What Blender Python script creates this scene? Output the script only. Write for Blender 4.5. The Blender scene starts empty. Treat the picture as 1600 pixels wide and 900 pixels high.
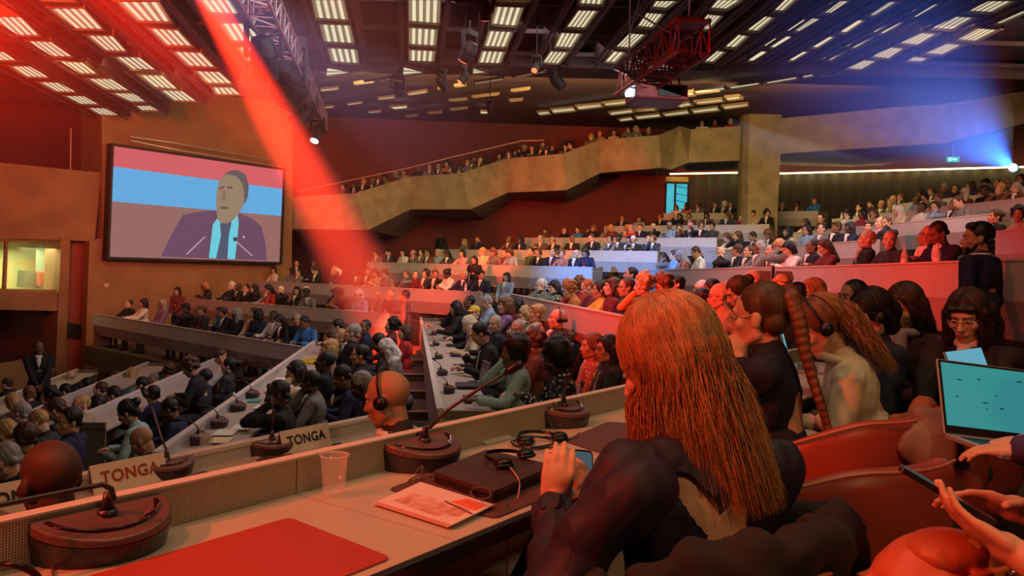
import bpy, bmesh, math, random
import numpy as np
from mathutils import Vector, Matrix, Euler
R = math.radians
SC = bpy.context.scene
COL = SC.collection
rng = random.Random(7)

# ------------------------------------------------------------------ camera
F_PX = 1200.0
CAMZ = 1.25
pitch = math.atan(18 / F_PX); roll = math.atan(0.026)
Fv = Vector((0, math.cos(pitch), -math.sin(pitch)))
R0 = Vector((1, 0, 0)); U0 = Vector((0, math.sin(pitch), math.cos(pitch)))
Rv = R0 * math.cos(roll) + U0 * math.sin(roll)
Uv = -R0 * math.sin(roll) + U0 * math.cos(roll)
cam = bpy.data.cameras.new('camera'); cam.sensor_width = 36; cam.lens = 36 * F_PX / 1600
cam.clip_start = 0.05; cam.clip_end = 200
cam_o = bpy.data.objects.new('camera', cam); COL.objects.link(cam_o)
cm = Matrix((Rv, Uv, -Fv)).transposed().to_4x4(); cm.translation = (0, 0, CAMZ)
cam_o.matrix_world = cm
SC.camera = cam_o
SC.view_settings.view_transform = 'Standard'; SC.view_settings.look = 'None'
SC.view_settings.gamma = 1; SC.view_settings.use_curve_mapping = False
SC.view_settings.exposure = 0.0
SC.cycles.max_bounces = 5; SC.cycles.diffuse_bounces = 2; SC.cycles.glossy_bounces = 2
SC.cycles.transmission_bounces = 4; SC.cycles.transparent_max_bounces = 8; SC.cycles.volume_bounces = 0
SC.cycles.use_denoising = True
SC.cycles.sample_clamp_indirect = 3
SC.cycles.caustics_reflective = False; SC.cycles.caustics_refractive = False

def ray(px, py):
    return Fv + Rv * ((px - 800) / F_PX) + Uv * ((450 - py) / F_PX)
def P(px, py, d):                       # the point of the place at distance d ahead seen at this pixel
    r = ray(px, py); return Vector((0, 0, CAMZ)) + r * (d / r.y)
def PZ(px, py, z):                      # ... and at height z
    r = ray(px, py); return Vector((0, 0, CAMZ)) + r * ((z - CAMZ) / r.z)

# ------------------------------------------------------------------ world and lights
w = bpy.data.worlds.new('world'); SC.world = w; w.use_nodes = True
w.node_tree.nodes['Background'].inputs[0].default_value = (0.32, 0.20, 0.20, 1)
w.node_tree.nodes['Background'].inputs[1].default_value = 0.10

def aim(o, tgt):
    o.rotation_euler = (Vector(tgt) - o.location).to_track_quat('-Z', 'Y').to_euler()
def spot(name, loc, tgt, power, color, ang, blend=1.0, rad=0.1):
    l = bpy.data.lights.new(name, 'SPOT'); l.energy = power; l.color = color
    l.spot_size = R(ang); l.spot_blend = blend; l.shadow_soft_size = rad
    o = bpy.data.objects.new(name, l); COL.objects.link(o); o.location = loc; aim(o, tgt); return o
def area(name, loc, tgt, power, color, sx, sy):
    l = bpy.data.lights.new(name, 'AREA'); l.shape = 'RECTANGLE'; l.size = sx; l.size_y = sy; l.energy = power; l.color = color
    o = bpy.data.objects.new(name, l); COL.objects.link(o); o.location = loc; aim(o, tgt); return o
RED = (1.0, 0.055, 0.02); REDP = (1.0, 0.10, 0.10); BLUE = (0.10, 0.30, 1.0); WARM = (1.0, 0.80, 0.50)
BEAM_S = P(196, -240, 6.5); BEAM_T = P(600, 500, 15.5)
WASH_S = P(-260, -60, 7.0)
#LIGHTS
area('ceiling_wash_near', (0.5, 2.5, 5.0), (0.3, 2.8, 0), 75, (1.0, .66, .38), 5, 3)
area('ceiling_wash_hall', (1.5, 13, 5.0), (-0.5, 15.5, -1), 600, (1.0, .82, .80), 12, 8)
area('ceiling_wash_balcony', (2, 19, 5.4), (2, 27, 2.8), 600, (1.0, .62, .19), 14, 2)
area('ceiling_wash_right', (9, 13, 5.5), (9, 19, 1), 190, (1.0, .72, .45), 6, 6)
area('ceiling_wash_screen_wall', (-7.5, 17, 5.0), (-10, 22.5, 1), 110, (1.0, .5, .22), 5, 3)
spot('red_beam_spot', BEAM_S, BEAM_T, 120000, RED, 9.5, 0.9, .05)
spot('red_wash_left', WASH_S, P(200, 130, 20), 7500, RED, 62, 1.0, .3)
spot('red_key_near', (-3.6, -0.2, 3.6), (0.5, 1.7, .7), 720, (1.0, .07, .02), 62, .8, .1)
spot('red_wash_facade', (-4.5, 3.0, 4.6), P(1340, 432, 10), 5600, (1.0, .03, .01), 40, .8, .1)
spot('red_wash_centre', (-5.0, 7, 4.6), P(690, 432, 20), 16000, RED, 14, .9, .1)
spot('blue_wash_centre', (-4.0, 7, 4.6), P(960, 412, 19), 17000, (.14, .36, 1.0), 21, .9, .1)
spot('red_wash_back_wall', (-3.5, 13, 2.4), P(925, 335, 31), 5200, RED, 26, .5, .1)
spot('orange_wash_desk', (-2.2, 0.6, 3.9), (-0.4, 1.4, .7), 190, (1.0, .20, .08), 70, .9, .15)
spot('warm_key_near', (2.5, -1.5, 3.6), (1.0, 2.2, .8), 170, (1.0, .55, .22), 60, .9, .2)
BLUE_S = P(1583, 262, 15.0)
spot('blue_beam_spot', BLUE_S + (P(1330, 70, 9.5) - BLUE_S).normalized() * .14, P(1330, 70, 9.5), 9000, (.05, .22, 1.0), 24, .8, .05)

# ------------------------------------------------------------------ materials
MATS = {}
DOT_DIR = (PZ(965, 608, .82) - PZ(0, 819, .82)).normalized(); DOT_DIR = (DOT_DIR.y, DOT_DIR.x)
def mat(name, col, rough=0.7, metal=0.0, noise=0.0, scale=20.0, emit=0.0, bump=0.0, alpha=1.0, trans=0.0, kind=None, col2=None, spec=0.4, sheen=0.0):
    if name in MATS: return MATS[name]
    m = bpy.data.materials.new(name); m.use_nodes = True; MATS[name] = m
    nt = m.node_tree; b = nt.nodes['Principled BSDF']
    c = (col[0], col[1], col[2], 1)
    b.inputs['Base Color'].default_value = c; b.inputs['Roughness'].default_value = rough; b.inputs['Metallic'].default_value = metal
    b.inputs['Specular IOR Level'].default_value = spec
    if trans: b.inputs['Transmission Weight'].default_value = trans
    if alpha < 1: b.inputs['Alpha'].default_value = alpha
    if emit:
        b.inputs['Emission Color'].default_value = c; b.inputs['Emission Strength'].default_value = emit
    if noise or bump or kind:
        tc = nt.nodes.new('ShaderNodeTexCoord'); src = tc.outputs['Object']
        if kind in ('streak', 'wood'):
            mp = nt.nodes.new('ShaderNodeMapping'); mp.inputs['Scale'].default_value = (1, 1, .06) if kind == 'streak' else (1, .1, 1)
            nt.links.new(src, mp.inputs[0]); src = mp.outputs[0]
        if kind == 'dots':
            mp = nt.nodes.new('ShaderNodeMapping'); mp.inputs['Rotation'].default_value = (0, 0, -math.atan2(*DOT_DIR)); nt.links.new(src, mp.inputs[0])
            sp = nt.nodes.new('ShaderNodeSeparateXYZ'); cb = nt.nodes.new('ShaderNodeCombineXYZ'); nt.links.new(mp.outputs[0], sp.inputs[0]); nt.links.new(sp.outputs[0], cb.inputs[0]); nt.links.new(sp.outputs[2], cb.inputs[1])
            t = nt.nodes.new('ShaderNodeTexVoronoi'); t.voronoi_dimensions = '2D'; t.inputs['Scale'].default_value = scale; nt.links.new(cb.outputs[0], t.inputs['Vector']); fac = t.outputs['Distance']
            t.inputs['Randomness'].default_value = 0.0
        elif kind == 'check':
            t = nt.nodes.new('ShaderNodeTexVoronoi'); t.inputs['Scale'].default_value = scale; t.inputs['Randomness'].default_value = .3; nt.links.new(src, t.inputs['Vector']); fac = t.outputs['Distance']
        else:
            t = nt.nodes.new('ShaderNodeTexNoise'); t.inputs['Scale'].default_value = scale; t.inputs['Detail'].default_value = 4; nt.links.new(src, t.inputs['Vector']); fac = t.outputs[0]
        if noise or kind in ('dots', 'check'):
            cr = nt.nodes.new('ShaderNodeValToRGB')
            n = noise or .5
            lo = col2 or tuple(max(0, x * (1 - n)) for x in col[:3]); hi = col if col2 else tuple(min(1, x * (1 + n)) for x in col[:3])
            cr.color_ramp.elements[0].color = (*lo[:3], 1); cr.color_ramp.elements[1].color = (*hi[:3], 1)
            p0, p1 = {'dots': (.30, .42), 'check': (.25, .35)}.get(kind, (.3, .7))
            cr.color_ramp.elements[0].position = p0; cr.color_ramp.elements[1].position = p1
            nt.links.new(fac, cr.inputs[0]); nt.links.new(cr.outputs[0], b.inputs['Base Color'])
        if bump:
            bp = nt.nodes.new('ShaderNodeBump'); bp.inputs['Strength'].default_value = bump; bp.inputs['Distance'].default_value = .01
            nt.links.new(fac, bp.inputs['Height']); nt.links.new(bp.outputs[0], b.inputs['Normal'])
    return m
# ------------------------------------------------------------------ mesh builder
def frame(axis):
    a = axis.normalized(); t = Vector((0, 0, 1)) if abs(a.z) < .95 else Vector((1, 0, 0))
    x = t.cross(a).normalized(); return x, a.cross(x), a
class MB:
    def __init__(s): s.v = []; s.f = []; s.m = []
    def add(s, vs, fs, mi=0):
        n = len(s.v); s.v += [tuple(v) for v in vs]; s.f += [tuple(i + n for i in f) for f in fs]; s.m += [mi] * len(fs); return s
    def box(s, c, size, M=None, mi=0):
        c = Vector(c); h = [x / 2 for x in size]; M = M or Matrix.Identity(3)
        vs = [c + M @ Vector((sx * h[0], sy * h[1], sz * h[2])) for sx in (-1, 1) for sy in (-1, 1) for sz in (-1, 1)]
        return s.add(vs, [(0, 1, 3, 2), (4, 6, 7, 5), (0, 4, 5, 1), (2, 3, 7, 6), (0, 2, 6, 4), (1, 5, 7, 3)], mi)
    def hexa(s, lo, hi, mi=0):             # two quads, lower and upper, same order
        vs = list(lo) + list(hi); n = len(lo)
        return s.add(vs, [tuple(range(n))[::-1], tuple(range(n, 2 * n))] + [(i, (i + 1) % n, n + (i + 1) % n, n + i) for i in range(n)], mi)
    def prism(s, poly, vec, mi=0):
        vec = Vector(vec); return s.hexa([Vector(p) for p in poly], [Vector(p) + vec for p in poly], mi)
    def tube(s, pts, r, seg=8, mi=0, cap=True):
        pts = [Vector(p) for p in pts]; n = len(pts); rs = r if isinstance(r, (list, tuple)) else [r] * n
        vs = []; fs = []; x = None
        for i, p in enumerate(pts):
            t = (pts[min(i + 1, n - 1)] - pts[max(i - 1, 0)])
            if t.length < 1e-9: t = Vector((0, 0, 1))
            t.normalize()
            if x is None: x, y, _ = frame(t)
            x = (x - t * x.dot(t));
            if x.length < 1e-6: x, y, _ = frame(t)
            x.normalize(); y = t.cross(x)
            for k in range(seg):
                a = 2 * math.pi * k / seg; vs.append(p + (x * math.cos(a) + y * math.sin(a)) * rs[i])
        for i in range(n - 1):
            for k in range(seg):
                k2 = (k + 1) % seg; fs.append((i * seg + k, i * seg + k2, (i + 1) * seg + k2, (i + 1) * seg + k))
        if cap: fs.append(tuple(range(seg))[::-1]); fs.append(tuple((n - 1) * seg + k for k in range(seg)))
        return s.add(vs, fs, mi)
    def ell(s, c, r, M=None, seg=14, rings=9, mi=0):
        c = Vector(c); M = M or Matrix.Identity(3); r = r if isinstance(r, (tuple, list)) else (r, r, r)
        vs = [c + M @ Vector((0, 0, -r[2]))]
        for i in range(1, rings):
            a = math.pi * i / rings - math.pi / 2
            for k in range(seg):
                b = 2 * math.pi * k / seg
                vs.append(c + M @ Vector((r[0] * math.cos(a) * math.cos(b), r[1] * math.cos(a) * math.sin(b), r[2] * math.sin(a))))
        vs.append(c + M @ Vector((0, 0, r[2]))); fs = []
        for k in range(seg):
            k2 = (k + 1) % seg; fs.append((0, 1 + k2, 1 + k)); fs.append((len(vs) - 1, 1 + (rings - 2) * seg + k, 1 + (rings - 2) * seg + k2))
            for i in range(rings - 2):
                fs.append((1 + i * seg + k, 1 + i * seg + k2, 1 + (i + 1) * seg + k2, 1 + (i + 1) * seg + k))
        return s.add(vs, fs, mi)
    def cap(s, a, b, ra, rb=None, seg=12, mi=0):       # tapered capsule
        rb = ra if rb is None else rb; a = Vector(a); b = Vector(b); ax = b - a
        if ax.length < 1e-6: return s.ell(a, ra, mi=mi)
        x, y, t = frame(ax); prof = []
        for k in range(4): q = R(90 - 90 * k / 4 ); prof.append((a - t * ra * math.sin(q), ra * math.cos(q)))
        prof.append((a, ra)); prof.append((b, rb))
        for k in range(1, 5): q = R(90 * k / 4); prof.append((b + t * rb * math.sin(q), rb * math.cos(q)))
        vs = []; fs = []
        for p, r in prof:
            for k in range(seg):
                g = 2 * math.pi * k / seg; vs.append(p + (x * math.cos(g) + y * math.sin(g)) * max(r, 1e-5))
        for i in range(len(prof) - 1):
            for k in range(seg):
                k2 = (k + 1) % seg; fs.append((i * seg + k, i * seg + k2, (i + 1) * seg + k2, (i + 1) * seg + k))
        fs.append(tuple(range(seg))[::-1]); n = (len(prof) - 1) * seg; fs.append(tuple(n + k for k in range(seg)))
        return s.add(vs, fs, mi)
    def xform(s, M):
        s.v = [tuple(M @ Vector(v)) for v in s.v]; return s
    def mesh(s, name, smooth=False):
        me = bpy.data.meshes.new(name); me.from_pydata(s.v, [], s.f)
        me.polygons.foreach_set('material_index', s.m)
        if smooth: me.polygons.foreach_set('use_smooth', [True] * len(s.f))
        me.update(); return me
    def build(s, name, mats, parent=None, smooth=False, bevel=0.0, seg=2):
        me = s.mesh(name, smooth)
        bm = bmesh.new(); bm.from_mesh(me); bmesh.ops.recalc_face_normals(bm, faces=bm.faces); bm.to_mesh(me); bm.free()
        o = bpy.data.objects.new(name, me); COL.objects.link(o)
        for m in (mats if isinstance(mats, (list, tuple)) else [mats]): me.materials.append(m)
        if bevel:
            md = o.modifiers.new('bevel', 'BEVEL'); md.width = bevel; md.segments = seg; md.limit_method = 'ANGLE'
        if parent is not None: o.parent = parent
        return o
def blob(mb, name, voxel=.008, smooth=3, factor=.5):      # union of closed shapes as one continuous surface
    o = bpy.data.objects.new('tmp', mb.mesh('tmp')); COL.objects.link(o)
    bm = bmesh.new(); bm.from_mesh(o.data); bmesh.ops.recalc_face_normals(bm, faces=bm.faces); bm.to_mesh(o.data); bm.free()
    md = o.modifiers.new('r', 'REMESH'); md.mode = 'VOXEL'; md.voxel_size = voxel
    if smooth: s = o.modifiers.new('s', 'SMOOTH'); s.iterations = smooth; s.factor = factor
    dg = bpy.context.evaluated_depsgraph_get(); me = bpy.data.meshes.new_from_object(o.evaluated_get(dg))
    me.name = name; me.polygons.foreach_set('use_smooth', [True] * len(me.polygons))
    bpy.data.objects.remove(o); me.materials.clear(); return me
from mathutils import noise as MN
def wrinkle(me, amp=.005, sc=(14, 14, 7), ridge=True):      # real folds pushed into the surface
    me.update(); nor = [v.normal.copy() for v in me.vertices]
    for v, n in zip(me.vertices, nor):
        q = Vector((v.co.x * sc[0], v.co.y * sc[1], v.co.z * sc[2])); a = MN.noise(q); b = MN.noise(q * 2.1 + Vector((7, 3, 1)))
        h = (1 - 2 * abs(a) * 1.6 if ridge else a) + .5 * b; v.co = v.co + n * (h * amp)
    me.update(); return me
def join_extra(me, mb):                                    # append small closed shapes (eyes, lips) with their own material slots
    bm = bmesh.new(); bm.from_mesh(me)
    vs = [bm.verts.new(v) for v in mb.v]
    for f, mi in zip(mb.f, mb.m):
        try: q = bm.faces.new([vs[i] for i in f]); q.material_index = mi; q.smooth = True
        except ValueError: pass
    bm.to_mesh(me); bm.free(); return me
def ob(name, me, mats, parent=None, M=None, link=True):
    o = bpy.data.objects.new(name, me); COL.objects.link(o)
    ms = mats if isinstance(mats, (list, tuple)) else [mats]
    while len(me.materials) < len(ms): me.materials.append(None)
    for i, m in enumerate(ms): o.material_slots[i].link = 'OBJECT'; o.material_slots[i].material = m
    if parent is not None: o.parent = parent
    if M is not None: o.matrix_local = M
    return o
def tag(o, label=None, cat=None, group=None, kind=None):
    if label: o['label'] = label
    if cat: o['category'] = cat
    if group: o['group'] = group
    if kind: o['kind'] = kind
    return o
def empty(name, loc, rz=0.0, label=None, cat=None, group=None):
    o = bpy.data.objects.new(name, None); COL.objects.link(o); o.location = loc; o.rotation_euler = (0, 0, rz); o.empty_display_size = .1
    return tag(o, label, cat, group)
def copy_tree(o, parent=None):
    c = o.copy(); COL.objects.link(c)
    if parent is not None: c.parent = parent
    for ch in list(KIDS.get(o.name, o.children)): copy_tree(ch, c)
    return c
KIDS = {}
def struct(o): o['kind'] = 'structure'; return o
ORD = ['first','second','third','fourth','fifth','sixth','seventh','eighth','ninth','tenth','eleventh','twelfth','thirteenth','fourteenth','fifteenth','sixteenth','seventeenth','eighteenth','nineteenth','twentieth',
 'twenty-first','twenty-second','twenty-third','twenty-fourth','twenty-fifth','twenty-sixth','twenty-seventh','twenty-eighth','twenty-ninth','thirtieth','thirty-first','thirty-second','thirty-third','thirty-fourth','thirty-fifth','thirty-sixth','thirty-seventh','thirty-eighth','thirty-ninth','fortieth','forty-first','forty-second','forty-third','forty-fourth']
# ================================================================== THE ROOM
UA = Vector((.61, .792, 0)); NA = Vector((-.792, .61, 0))       # our row: along, facing
UM = Vector((-.131, .991, 0)); NM = Vector((-.991, -.131, 0))   # middle block
UF = Vector((.743, -.669, 0)); NF = Vector((-.669, -.743, 0))   # far block
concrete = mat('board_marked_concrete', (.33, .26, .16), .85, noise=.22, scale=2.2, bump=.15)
concrete_d = mat('shaded_concrete', (.20, .15, .10), .9, noise=.2, scale=2)  # darker copy of the concrete, shade put into its base colour
wood_wall = mat('veneer_wall', (.30, .17, .075), .7, noise=.18, scale=1.5)
dark_wall = mat('dark_red_wall', (.16, .035, .03), .85, noise=.15, scale=1)
slab_m = mat('ceiling_board', (.055, .03, .045), .8, noise=.3, scale=1.2)
beam_m = mat('ceiling_beam', (.10, .06, .06), .6, noise=.2, scale=3)
olive_m = mat('ceiling_cross_bar', (.13, .09, .045), .6)
floor_m = mat('brown_carpet', (.10, .055, .035), .95, noise=.25, scale=30, bump=.2)
lamp_on = mat('lamp_glow', (1.0, .93, .62), .5, emit=.72)
lamp_dim = mat('lamp_gap', (.55, .50, .30), .5, emit=.28)
lamp_edge = mat('lamp_frame', (.25, .18, .12), .5)
black_m = mat('matt_black', (.012, .011, .012), .55)
steel_m = mat('truss_aluminium', (.55, .50, .52), .35, .8)
def ZC1(y): return CAMZ + 4.75 - .0225 * y
def ZC2(y): return CAMZ + 2.77 + .104 * y
def PC1(px, py, dz=0):
    r = ray(px, py); return Vector((0, 0, CAMZ)) + r * ((4.75 + dz) / (r.z + .0225 * r.y))
def PC2(px, py, dz=0):
    r = ray(px, py); return Vector((0, 0, CAMZ)) + r * ((2.77 + dz) / (r.z - .104 * r.y))
def slab(name, poly, zf, dz, th, m):
    lo = [Vector((x, y, zf(y) + dz)) for x, y in poly]; b = MB(); b.hexa(lo, [p + Vector((0, 0, th)) for p in lo]); return struct(b.build(name, m))
slab('ceiling', [(-17, -5), (19, -5), (19, 15.9), (-3.2, 15.9), (-11.3, 21.9), (-17, 21.9)], ZC1, .34, .1, slab_m)
slab('ceiling_rear', [(19, 15.9), (-3.2, 15.9), (-11.3, 21.9), (-13, 33), (22, 33)], ZC2, .22, .1, slab_m)
# step between the two ceilings
b = MB(); b.prism([(19, 15.9, ZC1(16) - .05), (-3.2, 15.9, ZC1(16) - .05), (-3.2, 15.98, ZC1(16) - .05), (19, 15.98, ZC1(16) - .05)], (0, 0, .55)); struct(b.build('ceiling_step_beam', beam_m))

# ---- ceiling lights, each a fixture of its own
def light_quad(q, proj, row, k, bars=4, long=True):
    hh = .28 if long else .03
    a, b_, c, d = [proj(x, y) for x, y in q]      # TL TR BR BL
    o = empty('ceiling_light', (a + b_ + c + d) / 4, 0, f'louvred ceiling light, {ORD[k]} from top in {row}', 'ceiling light', 'louvred ceiling lights')
    inv = Matrix.Translation(-o.location)
    m = MB()
    n = bars * 2 + 1 if bars > 1 else 1
    for i in range(n):
        t0, t1 = i / n, (i + 1) / n
        if long: lo = [a.lerp(b_, t0), a.lerp(b_, t1), d.lerp(c, t1), d.lerp(c, t0)]
        else: lo = [a.lerp(d, t0), b_.lerp(c, t0), b_.lerp(c, t1), a.lerp(d, t1)]
        m.hexa(lo, [p + Vector((0, 0, .03)) for p in lo], 0 if (i % 2 or n == 1) else 1)
    m.xform(inv); m.build('diffuser', [lamp_on, lamp_dim], o)
    f = MB(); cc = (a + b_ + c + d) / 4
    P4 = [p + (p - cc).normalized() * .05 for p in (a, b_, c, d)]
    for i in range(4):
        p, q2 = P4[i], P4[(i + 1) % 4]; i1, i2 = (a, b_, c, d)[i], (a, b_, c, d)[(i + 1) % 4]
        lo = [p, q2, i2, i1]; f.hexa([v + Vector((0, 0, -.035)) for v in lo], [v + Vector((0, 0, hh)) for v in lo])
    f.xform(inv); f.build('housing', lamp_edge, o)
    return o
def zq(x0, y0, s=3.3333):
    return lambda *pts: [(x0 + p[0] / s, y0 + p[1] / s) for p in pts]
z1 = zq(0, 0); z2 = zq(400, 0); z3 = zq(800, 0); z4 = zq(1120, 0)
COLS = [
 ('the leftmost line', [z1((-120,262),(20,262),(92,312),(-40,312)), z1((45,338),(160,338),(262,402),(135,398)), z1((190,420),(330,425),(402,478),(290,474)), z1((325,492),(440,495),(520,542),(415,540)), z1((450,556),(560,558),(625,598),(520,598))]),
 ('second line from the left', [z1((-50,78),(110,80),(212,182),(60,180)), z1((130,205),(265,210),(385,292),(240,292)), z1((290,312),(430,318),(512,382),(385,380)), z1((440,402),(580,405),(680,470),(545,462)), z1((570,478),(690,480),(790,528),(680,528)), z1((700,545),(780,545),(832,573),(735,573))]),
 ('third line from the left', [z1((90,-100),(300,-100),(400,0),(215,-5)), z1((250,35),(440,35),(545,150),(380,145)), z1((440,175),(590,180),(665,265),(545,260)), z1((585,288),(730,292),(820,362),(680,358)), z1((715,383),(850,388),(932,462),(800,452)), z1((825,463),(950,468),(1030,525),(900,520))]),
 ('fourth line from the left', [z1((600,0),(830,0),(897,112),(712,105)), z1((765,138),(930,150),(1007,237),(860,232)), z1((890,260),(1050,268),(1127,347),(975,340)), z1((1005,362),(1145,368),(1217,432),(1075,430)), z1((1100,448),(1210,450),(1260,490),(1120,488))]),
 ('the line beside the lattice truss', [z1((1030,-10),(1200,-10),(1250,70),(1090,62)), z1((1140,112),(1310,115),(1370,215),(1205,210)), z1((1230,238),(1375,240),(1425,320),(1285,315)), z1((1305,345),(1435,348),(1478,415),(1350,410))]),
 ('the line right of the lattice truss', [z2((290,-10),(458,-10),(483,102),(312,92)), z2((332,118),(492,123),(513,224),(355,215)), z2((372,242),(525,250),(538,328),(395,318))]),
 ('the line over mid hall', [z2((795,-10),(962,-10),(956,120),(797,108)), z2((797,136),(946,145),(938,237),(797,228)), z2((797,252),(935,258),(925,331),(797,325))]),
 ('the line beside the red lamps', [z2((1275,-60),(1440,-55),(1420,0),(1262,-5)), z2((1248,25),(1395,30),(1360,134),(1222,122)), z2((1213,152),(1342,158),(1305,244),(1185,238)), z2((1175,258),(1300,262),(1275,331),(1155,325))]),
 ('the line left of the projector cables', [z3((360,-25),(485,-25),(468,22),(350,16)), z3((345,45),(452,47),(382,143),(280,138)), z3((255,162),(367,167),(312,246),(220,240)), z3((200,260),(300,265),(247,330),(158,322))]),
 ('the line behind the projector cables', [z3((750,-5),(870,-5),(805,40),(728,32)), z3((702,58),(795,64),(732,142),(650,132)), z3((612,165),(702,172),(620,248),(538,240)), z3((530,260),(598,264),(545,322),(478,317))]),
 ('the line above the projector truss', [z3((1070,-10),(1210,-10),(1120,45),(1030,38)), z3((1020,66),(1100,74),(1025,152),(955,142))]),
 ('the line right of the projector truss', [z3((1430,-20),(1500,-20),(1415,55),(1360,50)), z3((1320,76),(1372,84),(1282,160),(1218,152)), z3((1180,172),(1237,180),(1167,246),(1103,240)), z3((1070,257),(1117,264),(1052,320),(998,316))]),
 ('the wider line over the pillar', [z4((645,-5),(705,-5),(605,68),(552,64)), z4((500,85),(552,92),(432,162),(398,156)), z4((365,180),(402,185),(300,246),(272,240)), z4((232,258),(270,264),(190,316),(158,310))]),
 ('the thin line over the pillar', [z4((600,0),(622,2),(545,62),(518,60)), z4((450,92),(470,96),(382,160),(358,156)), z4((300,190),(322,193),(255,238),(232,236)), z4((168,270),(190,273),(140,308),(118,306))]),
 ('the narrow line right of the pillar', [z4((900,0),(952,0),(820,80),(784,76)), z4((738,95),(772,99),(672,167),(633,162)), z4((588,182),(616,186),(522,246),(488,242)), z4((453,260),(480,263),(397,313),(368,309))]),
 ('the slimmest line before the wide lights', [z4((1078,10),(1098,13),(1020,60),(998,58)), z4((888,110),(910,113),(825,166),(798,163)), z4((720,195),(745,198),(682,240),(655,238)), z4((585,268),(605,270),(558,305),(533,303))]),
 ('the slim line touching the wide lights', [z4((1135,12),(1160,14),(1038,88),(1015,85)), z4((950,106),(974,109),(868,172),(842,169)), z4((790,188),(812,191),(718,248),(696,245)), z4((645,262),(667,264),(596,310),(572,307))]),
 ('the wide line towards the blue haze', [z4((1410,-5),(1560,-5),(1435,62),(1303,54)), z4((1228,76),(1352,83),(1232,152),(1113,142)), z4((1058,163),(1157,169),(1052,232),(943,222)), z4((893,238),(988,245),(897,304),(803,292)), z4((758,305),(842,311),(757,360),(663,351))]),
 ('the last line towards the blue haze', [z4((1590,48),(1640,50),(1480,122),(1435,118)), z4((1368,138),(1477,148),(1352,212),(1243,202)), z4((1198,218),(1287,228),(1177,283),(1073,275)), z4((1028,288),(1115,296),(1070,318),(983,314))]),
]
for ri, (row, qs) in enumerate(COLS):
    for k, q in enumerate(qs):
        wpx = abs(q[1][0] - q[0][0])
        light_quad(q, PC1, row, k, 4 if wpx > 24 else (2 if wpx > 12 else 1))
    # cross bars and side beams of this line (part of the ceiling)
    b = MB()
    for k in range(len(qs) - 1):
        q, r_ = qs[k], qs[k + 1]
        lo = [PC1(*q[3]), PC1(*q[2]), PC1(*r_[1]), PC1(*r_[0])]
        b.hexa([v + Vector((0, 0, -.02)) for v in lo], [v + Vector((0, 0, .25)) for v in lo])
    if b.v: struct(b.build('ceiling_cross_bar', olive_m))
    if ri < 18:
        b = MB()
        for side in (0, 1):
            p0 = PC1(*qs[0][0 if side == 0 else 1]); p1 = PC1(*qs[-1][3 if side == 0 else 2])
            u = (p1 - p0).normalized(); s = Vector((u.y, -u.x, 0)) * (-.13 if side == 0 else .13)
            A = p0 - u * 3.0 + s; B = p1 + u * .25 + s; wv = s.normalized() * .05
            b.hexa([A - wv, A + wv, B + wv, B - wv], [v + Vector((0, 0, .3)) for v in (A - wv, A + wv, B + wv, B - wv)])
            b.hexa([v + Vector((0, 0, -.10)) for v in (A - wv * .4, A + wv * .4, B + wv * .4, B - wv * .4)], [v + Vector((0, 0, -.07)) for v in (A - wv * .4, A + wv * .4, B + wv * .4, B - wv * .4)])
        struct(b.build('ceiling_beam', beam_m))
# thin rails across the near ceiling
b = MB()
for y in (7.2, 8.7, 10.1, 11.5, 12.9, 14.3, 15.6):
    b.box((0, y, ZC1(y) + .12), (30, .05, .08), Matrix.Rotation(R(.0), 3, 'Z'))
struct(b.build('ceiling_rail', beam_m))

STREAK2 = [z2(*s) for s in [((515,430),(620,414),(620,422),(515,438)), ((640,412),(745,392),(745,400),(640,418)), ((340,462),(425,454),(425,462),(340,472)), ((640,508),(718,499),(718,507),(640,516)),
 ((795,484),(885,470),(888,478),(795,493)), ((955,458),(995,453),(995,460),(955,465)), ((1040,443),(1085,436),(1085,443),(1040,450)), ((1140,425),(1285,402),(1288,410),(1140,434)), ((1345,393),(1440,373),(1442,381),(1345,401)),
 ((1450,374),(1500,362),(1502,370),(1450,382)), ((480,537),(550,527),(552,534),(480,545)), ((340,555),(402,549),(402,557),(340,562)), ((590,579),(648,574),(648,580),(590,586)), ((700,554),(785,548),(785,560),(720,566)),
 ((900,585),(965,579),(965,584),(900,590)), ((1015,566),(1100,557),(1100,562),(1015,572)), ((785,602),(838,597),(838,602),(785,607)), ((1335,468),(1422,457),(1422,462),(1335,474)), ((1325,519),(1385,514),(1385,520),(1325,526)), ((1010,519),(1095,512),(1095,516),(1010,523)),
 ((1130,500),(1262,486),(1262,490),(1130,505)), ((372,345),(490,372),(488,378),(365,400)), ((770,342),(868,370),(866,378),(765,394)), ((1132,350),(1202,370),(1200,376),(1130,386)), ((1170,576),(1204,578),(1204,590),(1170,588))]]
for k, q in enumerate(STREAK2):
    light_quad(q, PC2, 'the far thin streaks', k, 1 if k not in (21, 22, 23) else 2, long=False)
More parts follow.
